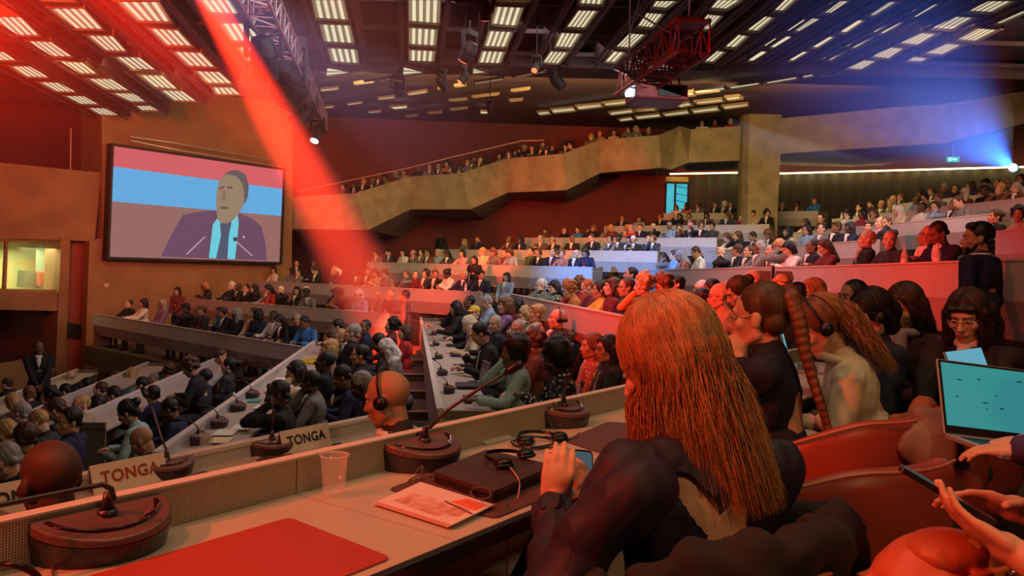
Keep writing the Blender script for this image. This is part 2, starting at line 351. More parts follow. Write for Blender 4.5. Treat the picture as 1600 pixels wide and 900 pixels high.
Q3 = [z3(*s) for s in [((133,582),(190,576),(203,592),(145,598)), ((205,568),(320,557),(333,576),(218,588)), ((335,550),(460,538),(472,554),(350,570)), ((475,534),(600,520),(622,536),(492,549)), ((505,583),(620,568),(637,584),(520,598)),
 ((555,618),(620,608),(637,622),(568,631)), ((642,604),(765,590),(778,606),(655,620)), ((640,572),(740,562),(755,572),(650,578)), ((788,590),(912,573),(925,590),(800,604)), ((860,545),(920,530),(940,545),(880,558)),
 ((938,572),(1068,555),(1082,573),(950,588)), ((955,526),(1090,512),(1103,526),(968,541)), ((1097,550),(1225,536),(1227,550),(1110,568)), ((1112,503),(1180,496),(1198,512),(1125,522)), ((895,478),(940,474),(955,494),(905,500)),
 ((950,468),(1100,448),(1115,466),(965,487)), ((1128,446),(1280,424),(1298,438),(1145,462)), ((1320,422),(1475,394),(1492,408),(1335,435)), ((1515,388),(1565,380),(1567,396),(1520,404)), ((1612,374),(1695,365),(1697,382),(1612,392))]]
for k, q in enumerate(Q3):
    light_quad(q, PC2, 'the field over the balcony', k, 2, long=False)

# ---- screen wall (runs parallel to our own desk)
W0 = Vector((-11.4, 22, 0))
def Wp(px, py, off=0.0):                # a point on the screen wall plane, off metres in front of it
    r = ray(px, py); n = Vector((.792, -.61, 0)); o = W0 + n * off
    t = (o - Vector((0, 0, CAMZ))).dot(n) / r.dot(n); return Vector((0, 0, CAMZ)) + r * t
NW = Vector((.792, -.61, 0))
def wquad(name, q, m, off, depth, st=True, parent=None):
    b = MB(); pts = [Wp(x, y, off) for x, y in q]; b.prism(pts, -NW * depth); o = b.build(name, m, parent)
    return struct(o) if st else o
wquad('wall_screen', [(158, 60), (458, 20), (455, 640), (140, 640), (146, 375), (160, 372)], wood_wall, .0, 1.3)
wquad('wall_left_band', [(-160, 238), (158, 270), (148, 377), (-160, 367)], wood_wall, -.1, 1.1)
wquad('wall_left_back', [(-200, 20), (162, 120), (162, 700), (-200, 700)], dark_wall, -3.6, .2)
wquad('wall_left_sill', [(-160, 446), (95, 456), (93, 486), (-160, 480)], wood_wall, -.05, .5)
wquad('wall_left_jamb', [(96, 370), (110, 371), (100, 640), (84, 640)], wood_wall, .0, 1.0)
wquad('wall_left_recess', [(104, 375), (150, 377), (140, 640), (96, 640)], mat('red_brown_panel', (.30, .07, .04), .7, noise=.1, scale=2), -.45, .2)
wquad('wall_left_jamb_right', [(140, 376), (150, 376), (143, 640), (130, 640)], wood_wall, .03, .3)
wquad('wall_left_low', [(-160, 590), (20, 566), (50, 560), (50, 700), (-160, 700)], wood_wall, .3, .2)
o = wquad('ventilation_panel', [(101, 503), (134, 508), (133, 531), (100, 526)], black_m, -.4, .05, st=False); tag(o, 'small dark recessed panel between the two jambs left of the screen', 'panel')
b = MB(); p = Wp(112, 236, .0); b.tube([Wp(111, 200, -.5), Wp(110, 265, -.5)], .02, 6); o = b.build('cable', mat('beige_cable', (.5, .35, .25), .6)); tag(o, 'thin pale cable hanging on the dark wall left of the screen', 'cable')
# interpreter booth
booth = struct(MB().add([Wp(-160, 370, -.35), Wp(98, 376, -.35), Wp(95, 456, -.35), Wp(-160, 448, -.35)], [(0, 1, 2, 3)]).build('window_1', mat('booth_glass', (.9, 1, .8), .05, alpha=.12)))
b = MB(); back = [Wp(x, y, -3.0) for x, y in [(-160, 360), (125, 378), (122, 462), (-160, 450)]]; b.prism(back, -NW * .1)
struct(b.build('wall_booth', mat('booth_wall', (.75, .74, .36), .8)))
b = MB(); fr = [Wp(-160, 456, -.3), Wp(96, 457, -.3)]; 
b.prism([fr[0], fr[1], fr[1] - NW * 2.8, fr[0] - NW * 2.8], (0, 0, -.08)); struct(b.build('floor_booth', mat('booth_floor', (.5, .48, .3), .8)))
bl = bpy.data.lights.new('booth_lamp', 'AREA'); bl.energy = 75; bl.color = (.95, 1.0, .50); bl.size = 2.0; bo = bpy.data.objects.new('booth_lamp', bl); COL.objects.link(bo)
bo.location = Wp(40, 385, -1.3); bo.location.z -= .05; bo.rotation_euler = (0, 0, 0)
b = MB(); 
for q in ([(9, 376), (13, 376), (10, 452), (5, 452)], [(93, 377), (97, 377), (95, 455), (92, 455)], [(-160, 372), (98, 374), (98, 378), (-160, 376)], [(-160, 447), (95, 453), (95, 457), (-160, 451)]):
    b.prism([Wp(x, y, -.2) for x, y in q], -NW * .12)
struct(b.build('window_1_frame', wood_wall))
o = wquad('booth_cabinet', [(39, 423), (62, 424), (60, 450), (37, 449)], mat('booth_grey', (.20, .22, .14), .7), -1.7, .5, st=False); tag(o, 'dark grey cabinet standing inside the lit booth', 'cabinet')
o = wquad('booth_curtain', [(58, 384), (93, 385), (92, 440), (56, 438)], mat('booth_pale', (.42, .55, .42), .8), -2.2, .06, st=False); tag(o, 'pale green curtain panel in the lit booth', 'curtain')
b = MB(); c = Wp(86, 436, -1.4); b.box(c, (.9, .5, .45), Matrix.Rotation(R(38), 3, 'Z')); o = b.build('booth_chair_back', mat('booth_red', (.5, .16, .1), .7), bevel=.05); o.name = 'armchair'; tag(o, 'reddish armchair back behind the booth window', 'chair')
b = MB(); c = Wp(166, 446, .03); b.box(c, (.12, .06, .12), Matrix.Rotation(R(52), 3, 'Z')); o = b.build('wall_socket', mat('ivory', (.6, .5, .35), .5), bevel=.01); tag(o, 'small ivory socket on the wall below the screen', 'socket')
b = MB()
b.prism([(-12, 33.5, -5), (-9.0, 27, -5), (-8.9, 27.1, -5), (-11.9, 33.6, -5)], (0, 0, 14)); struct(b.build('wall_recess', dark_wall))
# ---- back wall, window, curtains
def bw(px, depth): r = ray(px, 420); v = r * (depth / r.y); return Vector((v.x, v.y, 0))
def wall_line(name, a, c, z0, z1_, m, th=.25):
    d = (c - a).normalized(); n = Vector((-d.y, d.x, 0)) * th; b = MB()
    b.prism([a + Vector((0, 0, z0)), c + Vector((0, 0, z0)), c + n + Vector((0, 0, z0)), a + n + Vector((0, 0, z0))], (0, 0, z1_ - z0)); return struct(b.build(name, m))
CW = bw(1036, 32.5); CW2 = bw(1071, 32.6); CE = bw(1700, 27)
wall_line('wall_back', Vector((-12, 30.5, 0)), CW, -5, 9, dark_wall)
wall_line('wall_back_right', CW + Vector((0, .4, 0)), CE + Vector((0, .4, 0)), 5.6, 9, dark_wall)
wall_line('wall_right', CE, Vector((20, -5, 0)), -5, 9, dark_wall)
def curtain(name, a, c, z0, z1_, label):
    d = (c - a); L = d.length; d.normalize(); n = Vector((-d.y, d.x, 0)); N = int(L / .07); b = MB(); r2 = random.Random(3)
    ph = 0; vs = []
    for i in range(N + 1):
        ph += r2.uniform(.55, 1.25); off = n * (.07 * math.sin(ph)); p = a + d * (L * i / N) + off
        vs += [p + Vector((0, 0, z0)), p + Vector((0, 0, z1_)), p + n * .012 + Vector((0, 0, z1_)), p + n * .012 + Vector((0, 0, z0))]
    fs = []
    for i in range(N):
        k = i * 4
        for j in range(4): fs.append((k + j, k + (j + 1) % 4, k + 4 + (j + 1) % 4, k + 4 + j))
    b.add(vs, fs); o = b.build(name, mat('curtain_cloth', (.085, .065, .062), .9), smooth=True); return tag(o, label, 'curtain', 'tall pleated curtains')
cz = 4.85
curtain('curtain', CW2 + Vector((.05, -.1, 0)), bw(1185, 31.3), 1.2, 4.5 + CAMZ, 'dark pleated curtain between the bright window and the concrete pillar')
curtain('curtain', bw(1190, 31.2), bw(1700, 26.9), 1.2, 4.4 + CAMZ, 'long dark pleated curtain right of the concrete pillar')
# cove lights: a lit strip above each curtain
cove = mat('cove_glow', (1.0, .85, .30), .5, emit=7)
def cove_strip(a, c, z, label):
    d = (c - a).normalized(); n = Vector((d.y, -d.x, 0)); b = MB(); A = a + n * .16; C = c + n * .16
    b.prism([A + Vector((0, 0, z)), C + Vector((0, 0, z)), C + n * .06 + Vector((0, 0, z)), A + n * .06 + Vector((0, 0, z))], (0, 0, .05)); o = b.build('cove_light', cove); return tag(o, label, 'light', 'cove lights above the curtains')
cove_strip(CW + Vector((.2, 0, 0)), bw(1185, 31.3), 5.70, 'yellow cove light strip above the short curtain beside the window')
cove_strip(bw(1190, 31.2), bw(1700, 26.9), 5.62, 'yellow cove light strip above the long curtain at the right')
# window beside the curtain
sky_m = mat('daylight_pane', (.05, .46, .62), .3, emit=.85, noise=.35, scale=1.6)
b = MB()
zA, zB = 2.6, 5.38
b.prism([CW + Vector((.05, -.02, zA)), CW2 + Vector((0, -.02, zA)), CW2 + Vector((0, .03, zA)), CW + Vector((.05, .03, zA))], (0, 0, zB - zA)); win = struct(b.build('window_2', sky_m))
b = MB(); mid = CW.lerp(CW2, .42)
for p in (CW, mid, CW2): b.box(p + Vector((0, -.1, (zA + zB) / 2)), (.07, .08, zB - zA))
b.box(CW.lerp(CW2, .5) + Vector((0, -.1, zB)), ((CW2 - CW).length, .08, .08)); b.build('window_frame', black_m, win)
b = MB()
for k in range(9):
    z = zA + .3 * k + .2; b.box(CW.lerp(CW2, .72) + Vector((0, -.06, z)), ((CW2 - CW).length * .5, .03, .025), Matrix.Rotation(R(9), 3, 'Y'))
b.build('blind_slat_pattern', mat('slat_blue', (.03, .2, .3), .5), win)
b = MB(); b.box(CW.lerp(CW2, .5) + Vector((0, .02, 5.53)), ((CW2 - CW).length, .1, .22)); struct(b.build('window_2_lintel', mat('lintel_glow_tint', (.5, .35, .12), .6)))  # yellow glow put into the lintel's base colour, it emits nothing
# ---- balcony
FT = [(440,308.5,27.3),(555,302,26.4),(640,276,28.3),(722,270,27.2),(790,248,28.8),(880,240,27.2),(938,218,28.6),(1030,211,27.0),(1062,197,28.0),(1080,202,27.2),(1172,196,26.8)]
FB = [(440,358,27.3),(575,359,26.4),(641,327,28.3),(735,327,27.2),(793,301,28.8),(885,297,27.2),(938,270,28.6),(1033,262,27.0),(1048,265,27.6),(1076,254,27.2),(1172,250,26.8)]
def fascia(name, T, B, m):
    b = MB(); n = len(T); t = [P(*q) for q in T]; bo = [P(*q) for q in B]; th = Vector((0, .28, 0))
    vs = []
    for i in range(n): vs += [t[i], bo[i], bo[i] + th, t[i] + th]
    fs = []
    for i in range(n - 1):
        k = 4 * i
        for j in range(4): fs.append((k + j, k + (j + 1) % 4, k + 4 + (j + 1) % 4, k + 4 + j))
    fs += [(0, 1, 2, 3), (4 * (n - 1) + 3, 4 * (n - 1) + 2, 4 * (n - 1) + 1, 4 * (n - 1))]
    b.add(vs, fs); struct(b.build(name, m))
    b = MB()
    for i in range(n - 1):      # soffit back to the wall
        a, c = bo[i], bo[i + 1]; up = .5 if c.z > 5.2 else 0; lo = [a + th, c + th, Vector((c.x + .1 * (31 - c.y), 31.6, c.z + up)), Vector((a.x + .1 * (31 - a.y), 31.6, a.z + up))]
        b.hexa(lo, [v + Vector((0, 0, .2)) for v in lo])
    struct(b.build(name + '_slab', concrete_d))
fascia('balcony_wall', FT, FB, concrete)
FT2 = [(1204,190,26.2),(1222,185,26.0),(1475,160,22.3),(1600,119,19.5),(1680,95,18)]; FB2 = [(1204,247,26.2),(1220,240,26.0),(1478,223,22.3),(1600,193,19.5),(1680,172,18)]
fascia('balcony_wall_right', FT2, FB2, concrete)
b = MB(); a = P(1165, 440, 26.0); c = P(1212, 440, 26.0); 
for z0, z1_, g in ((1.0, 4.6, 0), (4.6, 7.9, .03)):
    poly = [(a.x - g, 26.0, z0), (c.x + g, 26.0, z0), (c.x + g + .12, 26.4, z0), (c.x + g, 27.2, z0), (a.x - g, 27.2, z0), (a.x - g - .1, 26.4, z0)]
    b.prism(poly, (0, 0, z1_ - z0))
struct(b.build('pillar', concrete))
b = MB(); b.tube([P(465, 299, 27.8), P(640, 262, 28), P(700, 247, 28), P(815, 220, 28.2), P(850, 219, 28.3)], .022, 6); tag(b.build('handrail', mat('rail_red', (.6, .3, .25), .4)), 'thin handrail running up behind the spectators on the balcony', 'handrail')
# control room glazing above the right balcony
g0 = P(1213, 150, 26.6); g1 = P(1480, 150, 23.2); g2 = P(1600, 110, 20.3)
gl = mat('dark_glass', (.05, .06, .10), .08, alpha=.45, spec=.8)
for i, (p, q, nm) in enumerate(((g0, g1, 'window_3'), (g1, g2, 'window_4'))):
    b = MB(); b.prism([Vector((p.x, p.y, 5.6)), Vector((q.x, q.y, 5.6)), Vector((q.x, q.y + .03, 5.6)), Vector((p.x, p.y + .03, 5.6))], (0, 0, 2.4)); wn = struct(b.build(nm, gl))
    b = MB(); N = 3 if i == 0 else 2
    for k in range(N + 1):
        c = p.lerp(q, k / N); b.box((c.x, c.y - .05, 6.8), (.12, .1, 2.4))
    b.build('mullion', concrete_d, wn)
wall_line('wall_control_room', g0 + Vector((0, 2.5, -g0.z)), g2 + Vector((.8, 2.5, -g2.z)), 6.1, 9, dark_wall)
# exit sign
es = empty('exit_sign', P(1489, 249, 25.5), R(-12), 'green illuminated exit sign under the right balcony', 'sign')
b = MB(); b.box((0, 0, 0), (.36, .05, .16)); b.build('sign_box', mat('exit_green', (.02, .75, .55), .4, emit=.8), es)
wm = mat('exit_white', (.8, 1, .95), .4, emit=1.1); b = MB()
b.box((-.10, -.035, 0), (.05, .02, .10)); b.box((.02, -.035, .0), (.08, .02, .03)); b.prism([(.06, -.04, -.04), (.11, -.04, 0), (.06, -.04, .04)], (0, .02, 0)); b.ell((-.03, -.035, .045), (.014, .012, .014)); b.build('pictogram', wm, es); b = MB(); b.tube([(0, 0, .08), (0, 0, 1.2)], .012, 6); b.build('hanger', steel_m, es)

# ---- floors: one terrace under the whole hall, stepped per row further down
b = MB(); b.prism([(-16, -5, -4.2), (20, -5, -4.2), (20, 34, -4.2), (-16, 34, -4.2)], (0, 0, .1)); struct(b.build('floor', floor_m))

# ---- the screen and the picture on it
def scr(u, v, off):                     # u right, v down in 0..1
    tl, tr, br, bl = Wp(178.5, 228, off), Wp(444, 266, off), Wp(438.5, 409.5, off), Wp(171.5, 401, off)
    return tl.lerp(tr, u).lerp(bl.lerp(br, u), v)
scn = empty('projection_screen', scr(.5, 1.0, .3), 0, 'large black framed screen on the wall showing a speaker at microphones', 'screen')
inv = Matrix.Translation(-scn.location)
b = MB(); e = .012
for (u0, v0, u1, v1) in ((-e, -e * 2, 1 + e, 0), (-e, 1, 1 + e, 1 + e * 2), (-e, 0, 0, 1), (1, 0, 1 + e, 1)):
    q = [scr(u0, v0, .38), scr(u1, v0, .38), scr(u1, v1, .38), scr(u0, v1, .38)]; b.prism(q, -NW * .3)
q = [scr(0, 0, .2), scr(1, 0, .2), scr(1, 1, .2), scr(0, 1, .2)]; b.prism(q, -NW * .1)
b.xform(inv); b.build('screen_frame', mat('screen_black', (.02, .008, .008), .5), scn)
def emi(n, c, k=.95):
    m = mat(n, c, .6, emit=k); m.node_tree.nodes['Principled BSDF'].inputs['Base Color'].default_value = (c[0] * .05, c[1] * .05, c[2] * .05, 1); return m
def flat(name, poly, m, lay, parent=scn):
    b = MB(); q = [scr(u, v, .31 + lay * .004) for u, v in poly]; b.prism(q, -NW * .003); b.xform(inv); return b.build(name, m, parent)
def lin(r, g, b_):
    f = lambda c: ((c / 255 + .055) / 1.055) ** 2.4 if c > 10 else c / 255 / 12.92
    return (f(r), f(g), f(b_))
pic = flat('picture', [(0, 0), (1, 0), (1, 1), (0, 1)], emi('picture_grey', lin(150, 105, 100)), 0)
flat('red_band', [(0, 0), (1, 0), (1, .205), (0, .185)], emi('picture_red', lin(218, 95, 102)), 1)
flat('blue_band', [(0, .185), (1, .205), (1, .50), (0, .50)], emi('picture_blue', lin(92, 172, 226)), 2)
# speaker: jacket, shirt, tie, head
def uvz(zx, zy):                        # zoomed crop pixel (0,200 origin) to screen u, v
    px, py = zx / 3.3333, 200 + zy / 3.3333
    u = (px - 176) / (441 - 176); top = 228 + 38 * u; bot = 401 + 8.5 * u; return (u, (py - top) / (bot - top))
jk = [uvz(*p) for p in [(818,668),(850,585),(880,520),(915,450),(1000,432),(1090,425),(1130,470),(1210,440),(1290,470),(1345,510),(1370,590),(1385,690)]]
flat('speaker_jacket', jk, emi('picture_jacket', lin(104, 72, 98)), 3)
flat('speaker_shirt', [uvz(*p) for p in [(1058,676),(1072,500),(1100,460),(1150,520),(1205,440),(1213,500),(1200,682)]], emi('picture_shirt', lin(105, 205, 222)), 4)
flat('speaker_tie', [uvz(*p) for p in [(1095,680),(1118,560),(1110,492),(1172,492),(1160,560),(1158,682)]], emi('picture_tie', lin(78, 84, 112)), 5)
hd = [(1095,470),(1085,400),(1086,320),(1100,262),(1140,228),(1190,222),(1230,245),(1252,300),(1250,370),(1222,425),(1190,470),(1150,496),(1112,490)]
flat('speaker_head', [uvz(*p) for p in hd], emi('picture_skin', lin(152, 128, 106)), 6)
flat('speaker_hair', [uvz(*p) for p in [(1120,240),(1150,218),(1195,214),(1240,236),(1262,300),(1258,360),(1240,395),(1236,330),(1225,285),(1195,250),(1150,236)]], emi('picture_hair', lin(98, 88, 92)), 7)
dk = emi('picture_shade', lin(112, 78, 72))
flat('speaker_brow', [uvz(*p) for p in [(1098,305),(1125,296),(1128,306),(1100,316)]], dk, 8); flat('speaker_brow', [uvz(*p) for p in [(1142,300),(1170,300),(1170,312),(1142,312)]], dk, 8)
flat('speaker_nose', [uvz(*p) for p in [(1120,320),(1130,320),(1138,372),(1112,372)]], emi('picture_nose', lin(136, 108, 92)), 8)
flat('speaker_mouth', [uvz(*p) for p in [(1108,405),(1152,408),(1150,420),(1112,418)]], dk, 8)
mw_ = emi('picture_mic', lin(185, 150, 150))
flat('microphone_stem', [uvz(*p) for p in [(938,655),(1030,562),(1036,566),(944,660)]], mw_, 8); flat('microphone_stem', [uvz(*p) for p in [(1200,582),(1300,662),(1295,667),(1196,588)]], mw_, 8)
flat('microphone_head', [uvz(1196 + 12 * math.cos(a), 577 + 12 * math.sin(a)) for a in [k * .7 for k in range(9)]], emi('picture_dark', lin(60, 60, 75)), 9)
flat('lapel_pin', [uvz(1244 + 6 * math.cos(a), 566 + 6 * math.sin(a)) for a in [k * .9 for k in range(7)]], emi('picture_pin', lin(215, 190, 200)), 9)
b = MB()
for t in (0, .06):
    b.tube([scr(.08, -.07 - t * .6, .25), scr(.3, -.05 - t, .5), scr(.98, -.03 - t, .5)], .015, 5)
tag(b.build('screen_rail', steel_m), 'thin metal rails fixed above the screen', 'rail')

# ---- lattice trusses with lamps
def truss(name, a, c, wdt, label, m=steel_m, n=14):
    t = empty(name, a, 0, label, 'truss'); d = c - a; L = d.length; x, y, z = frame(d); b = MB(); cs = []
    for sx, sy in ((-1, -1), (1, -1), (1, 1), (-1, 1)):
        o_ = (x * sx + y * sy) * wdt / 2; cs.append(o_); b.tube([o_, d + o_], wdt * .075, 6)
    b.build('chord', m, t); b = MB()
    for i in range(n):
        for k in range(4):
            p, q = cs[k], cs[(k + 1) % 4]; s, e_ = d * (i / n), d * ((i + 1) / n)
            b.tube([s + p, e_ + q] if i % 2 else [s + q, e_ + p], wdt * .035, 5); b.tube([e_ + p, e_ + q], wdt * .03, 5)
    b.build('bracing', m, t); return t
truss('lighting_truss', P(392, -30, 9), P(499, 190, 17.5), .34, 'grey lattice lighting truss beside the red light beam', mat('truss_pink', (.55, .38, .40), .4, .6), 22)
tr2m = mat('truss_dark_red', (.22, .04, .04), .45, .5)
truss('projector_truss', P(982, 130, 11.6), P(1085, 55, 9.6), .42, 'dark red lattice truss carrying the projector', tr2m, 9)
def stage_lamp(loc, s, rz, tilt, label, m=black_m, glow=None):
    t = empty('stage_lamp', loc, rz, label, 'stage lamp', 'moving stage lamps'); M = Matrix.Rotation(tilt, 3, 'X')
    b = MB(); b.box((0, 0, .28 * s), (.26 * s, .2 * s, .10 * s)); b.box((-.16 * s, 0, .12 * s), (.03 * s, .08 * s, .30 * s)); b.box((.16 * s, 0, .12 * s), (.03 * s, .08 * s, .30 * s)); b.build('yoke', m, t, bevel=.01)
    b = MB(); b.tube([M @ Vector((0, 0, .15 * s)), M @ Vector((0, 0, .0)), M @ Vector((0, 0, -.22 * s))], [.09 * s, .13 * s, .11 * s], 14); b.build('lamp_head', m, t)
    zc = (ZC1(loc.y) if loc.y < 15.9 else ZC2(loc.y)) + .3 - loc.z; b = MB(); b.tube([(0, 0, .3 * s), (0, 0, zc)], .012, 6); b.build('hanging_pole', m, t)
    if glow: b = MB(); b.tube([M @ Vector((0, 0, -.221 * s)), M @ Vector((0, 0, -.235 * s))], .09 * s, 14); b.build('lens', glow, t)
    return t
redlens = mat('red_lens', (1, .12, .05), .3, emit=3); whl = mat('white_lens', (1, .8, .75), .3, emit=2.5)
for i, (x, y, d, s, g) in enumerate([(412, 85, 10.5, 1.5, None), (448, 118, 12.5, 1.9, None), (462, 140, 13.5, 1.8, None), (478, 168, 15, 1.7, None), (496, 207, 16.5, 1.0, whl), (440, 100, 12, 1.3, None)]):
    stage_lamp(P(x, y, d), s, i * .7, .5, f'black moving stage lamp hanging from the left truss, {ORD[i]} from the top', glow=g)
for i, (x, y, d, s, g) in enumerate([(758, 14, 9, .55, redlens), (733, 78, 11, .8, redlens), (726, 120, 14, .6, redlens), (838, 103, 14, .6, redlens), (621, 138, 17, .9, None), (869, 125, 16, 1.0, None), (690, 128, 15, .8, None), (765, 165, 18, .6, None)]):
    stage_lamp(P(x, y, d), s, i * .9, .7, f'small stage lamp under the middle ceiling, {ORD[i]} in the scattered string', glow=g)
b = MB()
for (x0, y0, x1, y1, d0, d1) in ((985, -10, 983, 108, 10, 11.4), (1078, -20, 1077, 30, 9.4, 9.7), (994, 20, 1048, 52, 9.5, 9.8), (1000, -5, 985, 50, 10, 10), (920, 90, 980, 118, 11, 11.5)):
    b.tube([P(x0, y0, d0), P(x1, y1, d1)], .012, 5)
tag(b.build('suspension_cable', steel_m), 'thin steel suspension cables holding the projector truss', 'cable')
b = MB(); c = P(1077, 38, 9.7); b.box(c, (.42, .3, .04)); tag(b.build('rigging_plate', tr2m, bevel=.008), 'dark rigging plate on top of the projector truss', 'plate')
pj = empty('projector', P(1025, 150, 11.4), R(6), 'dark red ceiling projector hanging under the lattice truss', 'projector')
b = MB(); b.box((0, 0, 0), (.78, .62, .22)); b.build('projector_body', mat('projector_red', (.14, .02, .02), .4), pj, bevel=.03)
b = MB(); b.tube([(-.36, -.1, .03), (-.47, -.1, .03)], [.075, .09], 16); b.build('lens', mat('projector_lens', (.5, .8, 1.0), .2, emit=7), pj)
b = MB(); b.box((.12, -.32, 0), (.36, .02, .14)); b.box((.26, -.335, .02), (.06, .02, .08)); b.build('vent_grille', black_m, pj)
b = MB()
for sx in (-.3, .3):
    for sy in (-.2, .2): b.tube([(sx, sy, .1), (sx * .5 + .05, sy * .5, .62)], .016, 6)
b.build('mounting_arm', tr2m, pj)
# ================================================================== DESK ROWS AND TERRACES
desk_w = mat('desk_white', (.50, .46, .44), .55, noise=.06, scale=4)
desk_dk = mat('desk_grey', (.36, .33, .32), .6, noise=.06, scale=4)
desk_end = mat('desk_end_brown', (.16, .13, .09), .6)
top_m = mat('worktop_grey', (.42, .36, .30), .5, noise=.06, scale=6)
H = {}                                   # rows by key: (A, B, along, facing, floor height)
TIER = mat('terrace_carpet', (.11, .05, .035), .95, noise=.25, scale=20)
def desk_row(key, pa, pb, nrm, fh, label, tier=1.45, top=.08, back=None, facets=True, endB=True):
    A, B = P(*pa), P(*pb); zt = (A.z + B.z) / 2
    u = (B - A); u.z = 0; L = u.length; u.normalize(); n = Vector((u.y, -u.x, 0))
    if n.dot(nrm) < 0: n = -n
    fl = zt - top - .74
    t = empty('desk_row', Vector((A.x, A.y, fl)), 0, label, 'desk', 'long curved rows of delegate desks')
    inv = Matrix.Translation(-t.location)
    b = MB(); a_, b_ = A.copy(), B.copy()
    k = n * .0; th = -n * .04
    h1 = fh * .5
    def ring(p): return [p, p - Vector((0, 0, h1)), p - Vector((0, 0, fh)) - n * (.14 if facets else 0), p - Vector((0, 0, fh)) - n * (.18 if facets else .04), p - Vector((0, 0, h1)) + th, p + th]
    ra, rb = ring(a_), ring(b_); b.add(ra + rb, [(0, 1, 7, 6), (1, 2, 8, 7), (2, 3, 9, 8), (3, 4, 10, 9), (4, 5, 11, 10), (5, 0, 6, 11), (0, 5, 4, 3, 2, 1), (6, 7, 8, 9, 10, 11)], 0)
    b.m[-7] = 1 if False else b.m[-7]
    me = b; me.xform(inv); me.build('front_panel', [desk_w, desk_dk], t)
    b = MB(); lip = [A - n * .0, B - n * .0, B - n * .055, A - n * .055]
    b.hexa([v + Vector((0, 0, -.005)) + n * .01 for v in lip], [v + Vector((0, 0, .012)) + n * .01 for v in lip]); b.xform(inv); b.build('top_rail', mat('rail_pale', (.62, .56, .50), .5), t)
    b = MB(); q = [A - n * .04, B - n * .04, B - n * .47, A - n * .47]; b.hexa([v - Vector((0, 0, top + .03)) for v in q], [v - Vector((0, 0, top)) for v in q]); b.xform(inv); b.build('worktop', top_m, t)
    for e_, s in ((A, 1), (B, -1)):
        b = MB(); q = [e_ - n * .03, e_ - n * .45, e_ - n * .45 + u * .04 * s, e_ - n * .03 + u * .04 * s]
        b.hexa([v - Vector((0, 0, top + .76)) for v in q], [v + Vector((0, 0, -.01)) for v in q])
        b.xform(inv); b.build('end_panel', desk_end, t)
    # terrace the row stands on
    if tier:
        q = [A + n * .08 - u * .3, B + n * .08 + u * .3, B - n * tier + u * .3, A - n * tier - u * .3]
        lo = [Vector((v.x, v.y, fl - .5)) for v in q]; b = MB(); b.hexa(lo, [v + Vector((0, 0, .5)) for v in lo]); struct(b.build('floor_terrace', TIER))
    H[key] = (A, B, u, n, fl)
    return t
desk_row('f1', (145, 490, 20.5), (480, 544, 13.8), NF, .58, 'long white desk row in front, lowest of the far left block')
desk_row('f2', (288, 466, 23.7), (606, 491, 17.1), NF, .6, 'far left block desk row, second above the lowest')
desk_row('f3', (388, 438, 25.4), (752, 457, 18.3), NF, .62, 'far left block desk row ending at the centre stairs')
desk_row('a', (575, 410, 25), (925, 418, 19), NF, .6, 'far desk row lit red to blue, ending beside two seated men')
desk_row('b', (680, 390, 27), (1027, 393, 21), NF, .6, 'far desk row under the red back wall, blue at its right end')
desk_row('c', (820, 372, 28.5), (1120, 372, 23.3), NF, .55, 'far desk row, third below the window and short curtain')
desk_row('d', (944, 354, 29.5), (1202, 351, 25.1), NF, .55, 'far desk row ending right at the concrete pillar foot')
desk_row('e', (1034, 334, 30.2), (1147, 333, 28), NF, .45, 'short topmost desk row directly below the window')
desk_row('e2', (1210, 331, 27.5), (1278, 330, 25.8), NF, .5, 'short desk row just right of the pillar, below the long curtain')
desk_row('r0', (798, 460, 14), (1003, 501, 6.3), NM, .55, 'red lit desk row behind the red haired woman, blue at its far end')
desk_row('r2', (978, 423, 20), (1246, 417, 10.6), NM, .62, 'red lit desk front in the middle, left of the folded aisle seats')
desk_row('r2b', (1241, 418, 10.5), (1660, 404, 5.3), NM, .62, 'bright red desk front behind the standing man in navy')
desk_row('g', (1100, 393, 20.5), (1372, 375, 13.5), NM, .6, 'red lit desk row behind the people above the middle red front')
desk_row('g2', (1556, 362, 10.6), (1680, 352, 8.8), NM, .62, 'red desk row at the right edge above the standing man')
desk_row('h', (1240, 364, 20), (1546, 335, 13.6), NM, .55, 'red brown desk row ending in a brown block under the right crowd')
desk_row('i', (1300, 343, 21.5), (1660, 303, 14.6), NM, .5, 'grey desk row rising right, second from the top of the right block')
desk_row('j', (1387, 321, 22.4), (1660, 290, 17), NM, .45, 'topmost grey desk row of the right block near the blue light')
desk_row('rg', (656, 496, 18), (684, 640, 5.9), NM, .55, 'desk row with pale rail beside the orange stairs, notebooks along it', tier=2.8, facets=False)
desk_row('m1', (490, 533, 14.0), (240, 708, 5.35), NM, .55, 'desk row with pale slanting rail left of the TONGA place', facets=False, tier=1.9)
desk_row('l1', (345, 556, 15.5), (100, 659, 8.8), NM, .5, 'lower left desk row with papers, next below the slanting rail', facets=False)
desk_row('l2', (230, 566, 17), (-60, 686, 9.25), NM, .5, 'dim lower left desk row, second below the slanting rail', facets=False)
desk_row('l3', (120, 577, 18.2), (-120, 668, 11.4), NM, .5, 'dimmest lower left desk row near the low wall', facets=False)
desk_row('m0', (588, 650, 4.25), (-60, 781, 2.55), NA, .4, 'desk row directly below ours carrying the TONGA name cards', facets=False, top=.06, tier=1.5)
